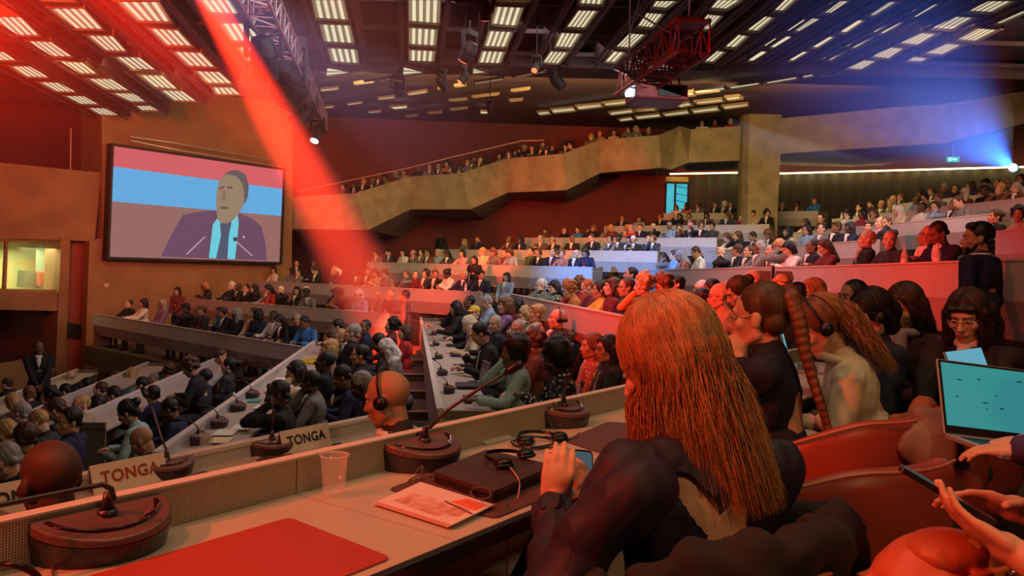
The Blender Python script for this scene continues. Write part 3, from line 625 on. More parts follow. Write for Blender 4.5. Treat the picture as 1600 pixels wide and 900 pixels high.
# floor of our own row and its back
b = MB(); A0 = P(0, 812, 1.28); B0 = P(965, 608, 3.02)
u0 = (B0 - A0); u0.z = 0; u0.normalize(); n0 = Vector((-u0.y, u0.x, 0))
q = [A0 - u0 * 3 + n0 * .05, B0 + u0 * 3.2 + n0 * .05, B0 + u0 * 3.2 - n0 * 3.2, A0 - u0 * 3 - n0 * 3.2]
lo = [Vector((v.x, v.y, -.35)) for v in q]; b.hexa(lo, [Vector((v.x, v.y, 0)) for v in q]); struct(b.build('floor_own_row', floor_m))
# ground between blocks
b = MB(); b.prism([(1.5, 4.6, -.6), (9, 3, -.6), (12, 22, -.6), (0.2, 20, -.6)], (0, 0, .02)); struct(b.build('floor_middle', floor_m))
wall_line('wall_under_curtain', CW + Vector((0, -.0, 0)), CE, -5, 2.1, dark_wall, .2)
# stairs of the centre aisle
sm = mat('stair_edge', (.45, .22, .10), .7)
for i in range(9):
    A = P(600, 640 - i * 2, 4.6 + i * 1.0); z = -.95 + i * .10
    b = MB(); x0, x1 = -1.25 - .10 * i, -.45 - .10 * i; y0 = 4.4 + i * 1.0; b.box(((x0 + x1) / 2, y0 + .5, z - .3), (x1 - x0, 1.0, .6), Matrix.Rotation(R(7.5), 3, 'Z')); o = struct(b.build('floor_stair', TIER))
    b = MB(); b.box(((x0 + x1) / 2 + .0, y0 + .02, z + .006), (x1 - x0 - .05, .07, .012), Matrix.Rotation(R(7.5), 3, 'Z')); b.build('nosing', sm, o)
b = MB(); b.box((-1.02, 7.7, -.58), (.06, .05, .03)); tag(b.build('step_light', mat('step_glow', (1, .6, .4), .4, emit=6)), 'small bright step light in the centre stairs', 'light')
# ================================================================== PEOPLE
SKIN = {k: mat('skin_' + k, c, .55, spec=.35) for k, c in dict(light=(.62, .36, .24), tan=(.48, .26, .15), olive=(.40, .22, .13), brown=(.20, .095, .05), dark=(.085, .04, .025)).items()}
HAIR = {k: mat('hair_' + k, c, .5, noise=.45, scale=60, kind='streak', bump=.3) for k, c in dict(black=(.014, .011, .010), brown=(.07, .032, .016), chestnut=(.16, .06, .025), blond=(.45, .27, .10), grey=(.30, .28, .26), white=(.62, .58, .52), ginger=(.42, .12, .03)).items()}
CLOTH = {k: mat('cloth_' + k, c, .85, noise=.15, scale=9, bump=.1) for k, c in dict(black=(.012, .011, .013), charcoal=(.035, .033, .038), navy=(.014, .018, .05), grey=(.17, .16, .15), white=(.72, .70, .66), cream=(.62, .52, .36), beige=(.38, .28, .17),
    red=(.45, .03, .025), maroon=(.14, .02, .025), blue=(.04, .20, .48), teal=(.30, .46, .42), yellow=(.62, .40, .04), purple=(.22, .12, .24), brown=(.13, .06, .035), green=(.06, .12, .06), pink=(.60, .30, .34), orange=(.60, .20, .04), lightblue=(.25, .36, .50)).items()}
CLOTH['floral'] = mat('cloth_floral', (.40, .10, .06), .85, kind='check', scale=26, col2=(.60, .45, .30))
CLOTH['dotted'] = mat('cloth_dotted', (.015, .015, .018), .85, kind='check', scale=30, col2=(.75, .72, .66))
CLOTH['camo'] = mat('cloth_patterned', (.10, .12, .09), .85, kind='check', scale=16, col2=(.55, .55, .45))
EYE_W = mat('eye_white', (.55, .50, .45), .3); EYE_D = mat('eye_dark', (.02, .012, .01), .4); LIP = mat('lip', (.38, .12, .10), .5)
SHOE = mat('shoe_black', (.012, .01, .01), .4)
TROU = {'black': CLOTH['charcoal'], 'navy': CLOTH['navy'], 'grey': CLOTH['grey']}

def ik(s, h, l1, l2, pole):
    d = h - s; D = min(d.length, (l1 + l2) * .995); a = (l1 * l1 - l2 * l2 + D * D) / (2 * D); hh = math.sqrt(max(l1 * l1 - a * a, 1e-6)); dn = d.normalized()
    p = pole - dn * pole.dot(dn)
    if p.length < 1e-5: p = Vector((0, 0, -1))
    return s + dn * a + p.normalized() * hh, s + dn * D
def hand_prims(b, w, fwd, up, side, curl=.5, s=1.0, spread=.0):
    """palm + five fingers: w wrist, fwd along the fingers, up back of hand, side +1 thumb on +x side"""
    f = fwd.normalized(); x = f.cross(up).normalized(); u = x.cross(f); M = Matrix((x, f, u)).transposed()
    L = lambda a, c, d: w + (x * a * side + f * c + u * d) * s
    b.cap(w - f * .02 * s, L(0, .02, 0), .023 * s, .025 * s); b.ell(L(0, .045, 0), (.036 * s, .046 * s, .016 * s), M); b.cap(L(.022, .02, -.004), L(.028, .07, 0), .013 * s, .011 * s); b.cap(L(-.022, .02, 0), L(-.028, .065, 0), .012 * s, .010 * s)
    for k, (ox, l0, r) in enumerate(((.030, .030, .0088), (.010, .034, .009), (-.010, .032, .0086), (-.029, .025, .0078))):
        p = L(ox, .080 - abs(ox) * .25, 0); ang = 0; dirn = 0
        for j in range(3):
            dirn += curl * (.55, .85, .65)[j]
            v = f * math.cos(dirn) - u * math.sin(dirn) + x * side * ox * spread * 6; v.normalize(); q = p + v * (l0 * (1.0, .75, .6)[j]) * s
            b.cap(p, q, r * s * (1 - .08 * j), r * s * (.92 - .08 * j), seg=8); p = q
    p = L(.030, .015, -.006)
    for j, (dx, df, du) in enumerate(((.85, .55, -.25), (.45, .85, -.3 - curl * .3))):
        v = x * side * dx + f * df + u * du; q = p + v.normalized() * (.036, .03)[j] * s; b.cap(p, q, (.0125, .0105)[j] * s, (.0105, .009)[j] * s, seg=8); p = q
def head_M(c, yaw=0, pit=0, rol=0):
    return Matrix.Translation(c) @ Euler((-R(pit), R(rol), R(yaw)), 'XYZ').to_matrix().to_4x4()
def head_prims(b, M, fem=False, fine=False):
    T = lambda *p: M @ Vector(p); R3 = M.to_3x3(); j = .92 if fem else 1
    b.ell(T(0, -.012, .035), (.076, .094, .085), R3, 20, 13); b.ell(T(0, .022, -.030), (.060 * j, .072, .078), R3, 18, 11); b.ell(T(0, .050, -.075), (.038 * j, .038, .038), R3)
    b.cap(T(0, .068, -.094), T(0, .064, -.088), .018); b.cap(T(-.03, .072, .030), T(.03, .072, .030), .016, .016)      # chin, brow
    b.cap(T(0, .086, .012), T(0, .106, -.024), .0085, .0135, 8); b.ell(T(.011, .096, -.027), .0085); b.ell(T(-.011, .096, -.027), .0085)
    for s in (-1, 1):
        b.ell(T(.040 * s, .058, -.018), (.024, .022, .022), R3); b.ell(T(.078 * s, -.008, -.008), (.011, .020, .031), R3 @ Matrix.Rotation(R(12), 3, 'X'), 10, 7)
        b.cap(T(.050 * s * j, .0, -.062), T(.026 * s, .050, -.086), .02, .016, 8)
    b.cap(T(-.018, .087, -.056), T(.018, .087, -.056), .009, .009, 8)
def face_extra(M):
    b = MB(); T = lambda *p: M @ Vector(p); R3 = M.to_3x3()
    for s in (-1, 1):
        b.ell(T(.029 * s, .0775, .008), (.0145, .0085, .0075), R3, 10, 7, 1); b.ell(T(.029 * s, .0835, .008), (.0062, .0042, .0068), R3, 8, 6, 2)
        b.cap(T(.014 * s, .092, .030), T(.045 * s, .081, .032), .0035, .0025, 6, 2)
    b.ell(T(0, .095, -.053), (.021, .006, .0042), R3, 10, 6, 3); b.ell(T(0, .0945, -.061), (.018, .006, .005), R3, 10, 6, 3)
    return b
def figure(name, lean=0.0, yaw=0, pit=0, rol=0, hands=None, stand=False, fem=False, voxel=.009, curl=.7, width=1.0, twist=0, long_sleeve=True, handdir=None, legs=True, body_fit=.82, sag=0.0, hand_s=1.0, parts_voxel=None):
    """one seated or standing person: body (skin, one continuous surface), top and trousers, all in the frame of the hip point on the floor, facing +Y"""
    hz = .95 if stand else .53; g = 1.0
    pelvis = Vector((0, 0, hz)); waist = Vector((0, lean * .35, hz + .20)); chest = Vector((0, lean * .8, hz + .38 - sag * .5)); neck = Vector((0, lean, hz + .53 - sag))
    sh = {s: Vector((s * (.158 if fem else .178) * width, lean * .92 - .005, hz + .475 - sag)) for s in (-1, 1)}
    hdc = neck + Vector((0, .018 + max(0, pit) * .0012 + lean * .15, .125)); HM = head_M(hdc, yaw, pit, rol)
    hands = hands or {1: Vector((.16, .42, hz + .25)), -1: Vector((-.16, .42, hz + .25))}
    B = MB(); T = MB(); Q = MB()
    head_prims(B, HM, fem); B.cap(neck + Vector((0, -.012, -.06)), HM @ Vector((0, -.018, -.05)), .056 if not fem else .048, .052 if not fem else .044, 14)
    w = width; F = body_fit
    B.cap(pelvis, waist, .10 * F / .82, .095 * F / .82, 14); B.ell(chest + Vector((0, 0, .0)), (.150 * w * F, .105 * F, .17 * F)); B.cap(sh[-1], sh[1], .045, .045); B.cap(waist, chest, .1 * F / .82, .1 * F / .82)
    B.ell(neck + Vector((0, 0, -.07)), (.09, .06, .05))
    k = 1.0 if not fem else .92
    T.ell(chest, (.168 * w * k, .118 * k, .175)); T.ell(waist + Vector((0, 0, -.03)), (.150 * w * k, .122, .16)); T.ell(pelvis + Vector((0, -.01, .02)), (.172 * w, .135, .12))
    T.cap(sh[-1] + Vector((0, 0, -.01)), sh[1] + Vector((0, 0, -.01)), .062, .062, 14); T.cap(sh[-1] * .5 + neck * .5 + Vector((0, -.01, -.02)), sh[1] * .5 + neck * .5 + Vector((0, -.01, -.02)), .055, .055)
    T.cap(neck + Vector((0, -.008, -.05)), neck + Vector((0, -.006, -.008)), .075, .066, 16)
    out = {}
    for s in (-1, 1):
        tgt = Vector(hands[s]); pole = Vector((s * .75, -.35, -.9)); el, wr = ik(sh[s], tgt, .275, .245, pole)
        B.cap(sh[s], el, .042, .035); B.cap(el, wr, .034, .024)
        d = (wr - el).normalized(); hd, up = (handdir or {}).get(s, (None, None)); hd = Vector(hd) if hd else (d + Vector((-s * .25, 0, -.05))); up = Vector(up) if up else Vector((0, 0, 1))
        hand_prims(B, wr, hd, up, -s if up.z > -.2 else s, curl=curl, s=hand_s * (.92 if fem else 1.0))
        T.cap(sh[s], el, .062 * (.9 if fem else 1), .050, 14); T.cap(el, wr - d * .012, .050, .037, 14); out[s] = (sh[s], el, wr)
        if stand:
            kn = Vector((s * .10, .02, .50)); an = Vector((s * .11, 0, .09)); Q.cap(pelvis + Vector((s * .09, 0, -.02)), kn, .092, .062); Q.cap(kn, an, .060, .045)
        else:
            kn = Vector((s * .13, .43, .50)); an = Vector((s * .13, .44, .09)); Q.cap(pelvis + Vector((s * .09, 0, -.01)), kn, .090, .068); Q.cap(kn, an, .062, .045)
        Q.cap(an + Vector((0, -.02, -.045)), an + Vector((0, .15, -.058)), .042, .030, 10, 1)
    Q.ell(pelvis + Vector((0, -.01, -.02)), (.165 * w, .13, .10))
    bm_ = blob(B, name + '_body', voxel, 2); join_extra(bm_, face_extra(HM))
    tm = blob(T, name + '_top', parts_voxel or max(voxel, .010), 3); qm = blob(Q, name + '_trousers', .018, 2)
    for p in qm.polygons:
        if p.center.z < .088 : p.material_index = 1
    wrinkle(tm, .0045 if voxel > .0065 else .006)
    return dict(body=bm_, top=tm, trousers=qm, HM=HM, chest=chest, neck=neck, waist=waist, arms=out, lean=lean, hz=hz, stand=stand)

def hair_mesh(kind, voxel=.009, amp=0):
    b = MB()
    if kind == 'short': b.ell((0, -.026, .044), (.085, .096, .092), None, 20, 13); b.cap((-.045, -.075, -.02), (.045, -.075, -.02), .028); 
    if kind == 'cropped': b.ell((0, -.024, .040), (.0805, .0925, .088), None, 20, 13)
    if kind == 'fringe': b.cap((-.070, -.04, .0), (-.045, -.085, .0), .022); b.cap((.070, -.04, .0), (.045, -.085, .0), .022); b.cap((-.05, -.085, .0), (.05, -.085, .0), .026)
    if kind == 'side': b.ell((0, -.022, .050), (.088, .098, .092), None, 20, 13); b.cap((-.05, .055, .085), (.055, .05, .09), .026); b.cap((-.045, -.075, -.02), (.045, -.075, -.02), .028)
    if kind in ('long', 'ponytail', 'bun', 'bob', 'braid'): b.ell((0, -.022, .044), (.088, .098, .095), None, 20, 13); b.cap((0, -.06, .0), (0, -.07, -.03), .05)
    if kind == 'long':
        for s in (-1, 1): b.cap((.070 * s, -.02, .02), (.085 * s, -.015, -.20), .030, .026); b.cap((.070 * s, -.04, .02), (.075 * s, -.06, -.24), .040, .034)
        b.cap((0, -.07, .0), (0, -.095, -.27), .065, .045); b.cap((-.05, .06, .082), (-.078, .03, .0), .016, .014); b.cap((.05, .06, .082), (.078, .03, .0), .016, .014)
    if kind == 'bob':
        for s in (-1, 1): b.cap((.072 * s, -.01, .02), (.080 * s, .005, -.075), .030, .026); b.cap((.06 * s, -.05, .02), (.065 * s, -.055, -.09), .042, .034)
        b.cap((0, -.07, .0), (0, -.08, -.085), .06, .045); b.cap((-.06, .062, .075), (.06, .062, .075), .018, .018)
    if kind == 'ponytail': b.cap((0, -.115, .03), (0, -.15, -.05), .03, .035); b.cap((0, -.15, -.05), (0, -.14, -.20), .035, .015)
    if kind == 'bun': b.ell((0, -.125, .06), (.045, .04, .045))
    if kind in ('curly', 'afro'):
        r2 = random.Random(5); b.ell((0, -.03, .05), (.098, .102, .10), None, 20, 13)
        for i in range(70):
            v = Vector((r2.gauss(0, 1), r2.gauss(0, 1), r2.gauss(0, 1))).normalized()
            if v.y > .35 and v.z < .45: continue
            b.ell(Vector((0, -.03, .045)) + Vector((v.x * .095, v.y * .10, v.z * .10)), r2.uniform(.02, .034), None, 8, 6)
        if kind == 'afro': b.ell((0, -.05, .06), (.125, .115, .12)); b.ell((0, -.06, -.03), (.10, .07, .07))
    if kind == 'scarf':
        b.ell((0, -.022, .036), (.092, .106, .104), None, 20, 13); b.cap((-.07, .0, -.03), (-.04, .03, -.10), .032, .04); b.cap((.07, .0, -.03), (.04, .03, -.10), .032, .04); b.ell((0, -.01, -.16), (.12, .10, .06)); b.cap((0, -.07, 0), (0, -.07, -.12), .06, .07)
    if kind == 'beret': b.ell((0, -.01, .075), (.11, .12, .045)); b.ell((0, -.026, .03), (.084, .096, .085))
    if kind == 'cap': b.ell((0, -.015, .055), (.088, .10, .075)); b.ell((0, .09, .05), (.06, .06, .010))
    me = blob(b, 'hair_' + kind, voxel, 2)
    return wrinkle(me, .005 if kind in ('scarf', 'curly', 'afro') else .0028, (14, 14, 10) if kind in ('scarf', 'curly', 'afro') else (48, 48, 9), kind != 'cap')
HAIRM = {k: hair_mesh(k) for k in ('short', 'cropped', 'fringe', 'side', 'long', 'ponytail', 'bun', 'bob', 'curly', 'afro', 'scarf', 'cap')}
V = Vector
POSES = {
 'desk':    dict(hands={1: V((.15, .43, .80)), -1: V((-.12, .42, .80))}),
 'chin':    dict(hands={1: V((.055, .17, 1.10)), -1: V((-.14, .40, .80))}, lean=.06, pit=8, yaw=-12),
 'phone':   dict(hands={1: V((.05, .34, .90)), -1: V((-.05, .34, .90))}, pit=28, lean=.04),
 'lap':     dict(hands={1: V((.07, .26, .66)), -1: V((-.06, .28, .64))}, yaw=10),
 'write':   dict(hands={1: V((.12, .42, .80)), -1: V((-.12, .36, .80))}, lean=.13, pit=30),
 'turnl':   dict(hands={1: V((.12, .36, .79)), -1: V((-.10, .24, .66))}, yaw=48, pit=4),
 'turnr':   dict(hands={1: V((.10, .24, .66)), -1: V((-.14, .38, .80))}, yaw=-44, pit=4),
 'back':    dict(hands={1: V((.06, .24, .66)), -1: V((-.05, .22, .68))}, lean=-.07, pit=-4),
 'cheek':   dict(hands={1: V((.13, .30, .79)), -1: V((-.075, .13, 1.12))}, lean=.05, pit=10, yaw=15, rol=8),
 'stand':   dict(stand=True, hands={1: V((.24, .04, .93)), -1: V((-.24, .05, .93))}),
 'clasp':   dict(stand=True, hands={1: V((.04, .24, .98)), -1: V((-.04, .24, 1.0))}, yaw=14),
}
# V above is local to the seat; hands are absolute heights over the seat's floor
PROTO = {k: figure(k, **v) for k, v in POSES.items()}
PROTO_F = {k: figure(k + '_f', fem=True, **POSES[k]) for k in ('desk', 'chin', 'phone', 'turnl', 'back', 'write')}
for d_ in (PROTO, PROTO_F):
    for p in d_.values():
        c = p['chest']; b = MB(); y = c.y + .118
        b.ell((0, y - .022, c.z + .045), (.040, .030, .105)); b.cap((-.03, y - .055, c.z + .135), (.03, y - .055, c.z + .135), .030)
        p['shirt'] = blob(b, 'shirt', .009, 1)
        b = MB(); b.cap((0, y + .0, c.z + .12), (0, y + .013, c.z - .03), .009, .015); p['tie'] = b.mesh('tie', True)
        b = MB(); b.tube([(-.06, y - .10, c.z + .155), (-.055, y - .015, c.z + .08), (-.01, y + .008, c.z - .08)], .006, 5); b.tube([(.06, y - .10, c.z + .155), (.055, y - .015, c.z + .08), (.01, y + .008, c.z - .08)], .006, 5); b.box((0, y + .012, c.z - .12), (.075, .006, .09)); p['lanyard'] = b.mesh('lanyard')
b = MB()
pts = [(.092 * math.cos(a), -.005, .045 + .092 * math.sin(a)) for a in [R(-25 + i * 23) for i in range(11)]]
b.tube(pts, .006, 6); HEADBAND = b.mesh('headband', True)
EARCUP = [MB().tube([(s * .083, -.005, -.005), (s * .108, -.005, -.005)], [.030, .027], 14).mesh('ear_cup', True) for s in (1, -1)]
b = MB(); 
for s in (-1, 1): b.tube([(.030 * s + .022 * math.cos(a), .098, .006 + .016 * math.sin(a)) for a in [R(i * 30) for i in range(13)]], .0018, 5); b.tube([(.052 * s, .097, .010), (.082 * s, .0, .010)], .0018, 5)
b.tube([(-.009, .100, .01), (.009, .100, .01)], .0018, 5); GLASSES = b.mesh('glasses', True)
BLACKP = mat('black_plastic', (.012, .011, .012), .3)
LAN = mat('lanyard_pale', (.62, .55, .52), .7); PAPER = mat('paper', (.78, .74, .66), .7)

def person(loc, face, pose='desk', skin='light', hair='short', hc='brown', top='black', shirt=None, tie=None, lanyard=None, headset=False, glasses=False, label='', group=None, scale=1.0, fem=False, protos=None, name='person'):
    pr = protos or (PROTO_F if fem and pose in PROTO_F else PROTO)[pose]
    rz = math.atan2(face.y, face.x) - math.pi / 2
    t = ob(name, pr['body'], [SKIN[skin], EYE_W, EYE_D, LIP]); t.location = loc; t.rotation_euler = (0, 0, rz); t.scale = (scale,) * 3
    tag(t, label, 'person', group)
    ob('top', pr['top'], CLOTH[top] if isinstance(top, str) else top, t); ob('trousers', pr['trousers'], [CLOTH['charcoal'], SHOE], t)
    if hair and hair != 'bald': ob('headscarf' if hair == 'scarf' else 'hair', HAIRM[hair] if isinstance(hair, str) else hair, HAIR.get(hc) or CLOTH[hc], t, pr['HM'])
    if shirt: ob('shirt_front', pr['shirt'], CLOTH[shirt], t)
    if tie: ob('tie', pr['tie'], CLOTH[tie], t)
    if lanyard: ob('lanyard', pr['lanyard'], LAN if lanyard is True else CLOTH[lanyard], t)
    if headset: ob('headband', HEADBAND, BLACKP, t, pr['HM']); [ob('ear_cup', e, BLACKP, t, pr['HM']) for e in EARCUP]
    if glasses: ob('glasses', GLASSES, BLACKP, t, pr['HM'])
    return t

TOPN = {'camo': 'patterned', 'lightblue': 'pale-blue'}
HN = {'short': '{} hair', 'cropped': 'cropped {} hair', 'fringe': 'balding {} hair', 'side': 'parted {} hair', 'long': 'long {} hair', 'ponytail': '{} ponytail', 'bun': '{} bun', 'bob': '{} bob', 'curly': 'curly {} hair', 'afro': 'full {} hair', 'bald': 'bald head', 'scarf': '{} headscarf', 'cap': '{} cap'}
def rand_look(r):
    fem = r.random() < .45
    sk = r.choices(['light', 'tan', 'olive', 'brown', 'dark'], [35, 22, 15, 16, 12])[0]
    if fem: hair = r.choices(['long', 'bob', 'ponytail', 'bun', 'curly', 'scarf'], [34, 20, 14, 12, 12, 8])[0]
    else: hair = r.choices(['short', 'cropped', 'side', 'fringe', 'bald'], [40, 20, 22, 10, 8])[0]
    hc = r.choices(['black', 'brown', 'chestnut', 'blond', 'grey', 'white'], [34, 26, 12, 12, 10, 6])[0]
    if sk in ('brown', 'dark'): hc = r.choice(['black', 'black', 'black', 'grey'])
    if hair == 'scarf': hc = r.choice(['cream', 'black', 'navy', 'pink'])
    suit = r.random() < (.35 if fem else .8)
    top = r.choice(['black', 'black', 'navy', 'charcoal', 'charcoal', 'grey', 'brown']) if suit else r.choice(['white', 'cream', 'black', 'black', 'maroon', 'blue', 'beige', 'grey', 'green', 'purple', 'red', 'navy', 'floral', 'lightblue', 'camo'])
    return dict(fem=fem, skin=sk, hair=hair, hc=hc, top=top, shirt='white' if suit and r.random() < .85 else None, tie=r.choice(['navy', 'maroon', 'black']) if suit and not fem and r.random() < .6 else None,
                lanyard=r.choice([True, 'red', 'blue', None, None]), headset=r.random() < .22, glasses=r.random() < .2)
def describe(L, where):
    hn = HN[L['hair']].format(L['hc'])
    s = f"person in {TOPN.get(L['top'], L['top'])} top, {hn}, {where}"
    return s if len(s.split()) <= 16 else s.replace(' top,', ',')
def seat_row(key, xs, where, off=.68, over=None, poses=None, yg=None, seed=1, group=None, jit=.12, zoff=0.0, facej=12):
    A, B, u, n, fl = H[key]; r = random.Random(seed * 31 + len(xs)); over = over or {}
    xs = sorted(xs)
    for i, x in enumerate(xs):
        o_ = off + r.uniform(-.03, .06); O = A - n * o_; ry = ray(x, yg or 430); 
        det = ry.x * (-u.y) + u.x * ry.y
        # solve k*ry = O + s*u in plan
        s = (O.x * ry.y - O.y * ry.x) / (ry.x * u.y - ry.y * u.x); p = O + u * s
        L = rand_look(r); pose = r.choice(poses or ['desk', 'desk', 'chin', 'phone', 'lap', 'write', 'turnl', 'turnr', 'back', 'cheek', 'lap'])
        if x in over: L.update(fem=False, tie=None, shirt=None, lanyard=None, headset=False, glasses=False); L.update(over[x])
        pose = L.pop('pose', pose); extra = L.pop('where', None)
        fc = n.copy(); fc.rotate(Euler((0, 0, R(r.uniform(-facej, facej)))))
        lab = describe(L, extra or f'{ORD[i]} from left {where}')
        person(Vector((p.x, p.y, fl + zoff)), fc, pose, label=lab, group=group or f'people seated {where}', scale=r.uniform(.96, 1.03), **L)

def seated_at(px, py, d, look, where, face=None, pose='desk', off=(0, 0), **kw):
    """place by where the head is seen"""
    L = dict(fem=False, skin='light', hair='short', hc='brown', top='black'); L.update(look)
    pose = L.pop('pose', pose); sc = L.pop('scale', 1.0); pr = (PROTO_F if L['fem'] and pose in PROTO_F else PROTO)[pose]
    fc = (face or NM).copy(); hp = P(px, py, d); h = pr['HM'].translation
    f2 = fc.normalized(); s2 = V((f2.y, -f2.x, 0)); p = hp - (f2 * h.y + s2 * h.x) * sc - V((0, 0, h.z * sc)); 
    return person(p, fc, pose, label=describe(L, where), scale=sc, **L, **kw)
# ---------------- the audience, row by row
D = dict
seat_row('f1', [203, 226, 250, 297, 318, 345, 356, 372, 392, 405, 430, 452, 466, 489], 'at front far-left desks', over={226: D(fem=True, hair='bob', hc='black', top='white', pose='desk'), 489: D(top='blue', hair='short', hc='black', pose='write', skin='brown'), 466: D(hair='short', hc='grey', top='black', pose='turnl'), 430: D(top='white', hair='short', hc='black', skin='dark', pose='turnl'), 203: D(top='black', hair='cropped', hc='black', pose='desk')}, seed=2)
seat_row('f2', [327, 362, 374, 386, 402, 418, 431, 443, 466, 480, 488, 517, 531, 543, 572, 586, 605], 'in the second far-left row', over={327: D(top='charcoal', hair='bob', hc='blond', pose='phone', fem=True), 543: D(top='maroon', hair='curly', hc='black', pose='write', skin='brown')}, seed=3)
seat_row('f3', [428, 457, 467, 497, 519, 529, 559, 575, 590, 609, 638, 650, 662, 681, 703, 726, 753, 789], 'in the third far-left row', over={428: D(top='white', hair='bob', hc='black', pose='turnl', fem=True), 529: D(top='charcoal', hair='curly', hc='white', pose='turnl', fem=True), 519: D(top='navy', hair='curly', hc='blond', pose='back', fem=True), 703: D(top='white', hair='bun', hc='black', pose='phone', fem=True), 726: D(top='navy', hair='short', hc='grey', shirt='white', tie='navy', pose='desk'), 753: D(top='navy', hair='side', hc='black', shirt='white', tie='black', pose='turnl', skin='tan'), 789: D(top='lightblue', hair='bob', hc='black', shirt='white', pose='back')}, seed=4)
seat_row('a', [593, 613, 630, 645, 658, 671, 684, 701, 722, 753, 777, 788, 803, 829, 843, 861, 877, 897, 919], 'behind the red-to-blue front', over={753: D(top='cream', hair='side', hc='blond', pose='turnr'), 722: D(top='pink', hair='bob', hc='black', fem=True, pose='desk')}, seed=5)
seat_row('b', [722, 747, 794, 815, 845, 868, 893, 921, 929, 952, 965, 982, 990, 1012, 1022], 'in the row under the red wall', seed=6)
seat_row('c', [852, 880, 901, 918, 928, 948, 958, 975, 985, 999, 1021, 1046, 1062, 1078, 1094, 1111], 'two rows below short curtain', over={1046: D(top='lightblue', hair='short', hc='grey', pose='phone')}, seed=7)
seat_row('d', [970, 996, 1030, 1049, 1061, 1078, 1103, 1133, 1141, 1158, 1177, 1196], 'in the pillar-foot row', seed=8)
seat_row('e', [1053, 1070, 1089, 1115, 1128, 1139], 'at the desk below the window', seed=9)
seat_row('e2', [1222, 1243, 1270], 'at short desk beside pillar', seed=10)
seat_row('r2', [1040, 1052, 1075, 1092, 1101, 1131, 1152, 1164, 1186, 1205, 1224, 1240], 'above the middle red front', over={1101: D(top='white', hair='short', hc='brown', pose='write', skin='tan'), 1092: D(top='black', shirt='white', hair='fringe', hc='grey', pose='turnl', glasses=True), 1240: D(top='white', hair='bob', hc='black', fem=True, pose='phone')}, seed=11, off=.74)
seat_row('r2b', [1262, 1296, 1344, 1391, 1438, 1453, 1476], 'behind the brightest red front', over={1262: D(top='black', shirt='white', tie='black', hair='short', hc='black', glasses=True, pose='back'), 1296: D(top='maroon', hair='long', hc='brown', fem=True, pose='phone'), 1344: D(top='black', shirt='beige', hair='short', hc='blond', pose='back'), 1391: D(top='charcoal', hair='cropped', hc='ginger', pose='turnl'), 1438: D(top='black', shirt='white', hair='short', hc='black', pose='back', lanyard=True), 1453: D(top='black', shirt='white', hair='fringe', hc='black', glasses=True, pose='turnl'), 1476: D(top='navy', shirt='white', hair='short', hc='black', pose='phone', skin='brown')}, seed=12, off=.8)
seat_row('g', [1139, 1156, 1180, 1211, 1229, 1259, 1283, 1300, 1326, 1355, 1368, 1388], 'second behind the brightest front', over={1300: D(top='black', shirt='white', hair='side', hc='brown', pose='back'), 1355: D(top='black', shirt='white', hair='side', hc='brown', lanyard=True, pose='turnl'), 1368: D(top='pink', hair='fringe', hc='grey', pose='back'), 1388: D(top='black', hair='short', hc='brown', pose='cheek')}, seed=13)
seat_row('g2', [1545, 1590], 'at the edge right of standing man', over={1545: D(top='black', shirt='white', hair='bun', hc='brown', pose='back')}, seed=14)
seat_row('h', [1256, 1281, 1325, 1345, 1366, 1402, 1432, 1462, 1482, 1510], 'in the row with brown end', over={1432: D(top='white', hair='cropped', hc='black', skin='dark', pose='back'), 1482: D(top='black', shirt='white', hair='bun', hc='black', skin='brown', pose='back'), 1366: D(top='beige', hair='bob', hc='brown', fem=True, pose='cheek')}, seed=15)
seat_row('i', [1340, 1361, 1374, 1385, 1403, 1433, 1454, 1464, 1503, 1530, 1545, 1562, 1588], 'second row from top right', over={1530: D(top='black', shirt='white', hair='fringe', hc='grey', pose='back'), 1562: D(top='brown', hair='curly', hc='blond', fem=True, pose='chin')}, seed=16)
seat_row('j', [1404, 1435, 1455, 1476, 1489, 1512, 1540, 1551, 1566, 1590], 'topmost row under long curtain', seed=17)
# raised far-right heads in front of row i
# people seated with their back to the red fronts: middle block
# middle block, TONGA side

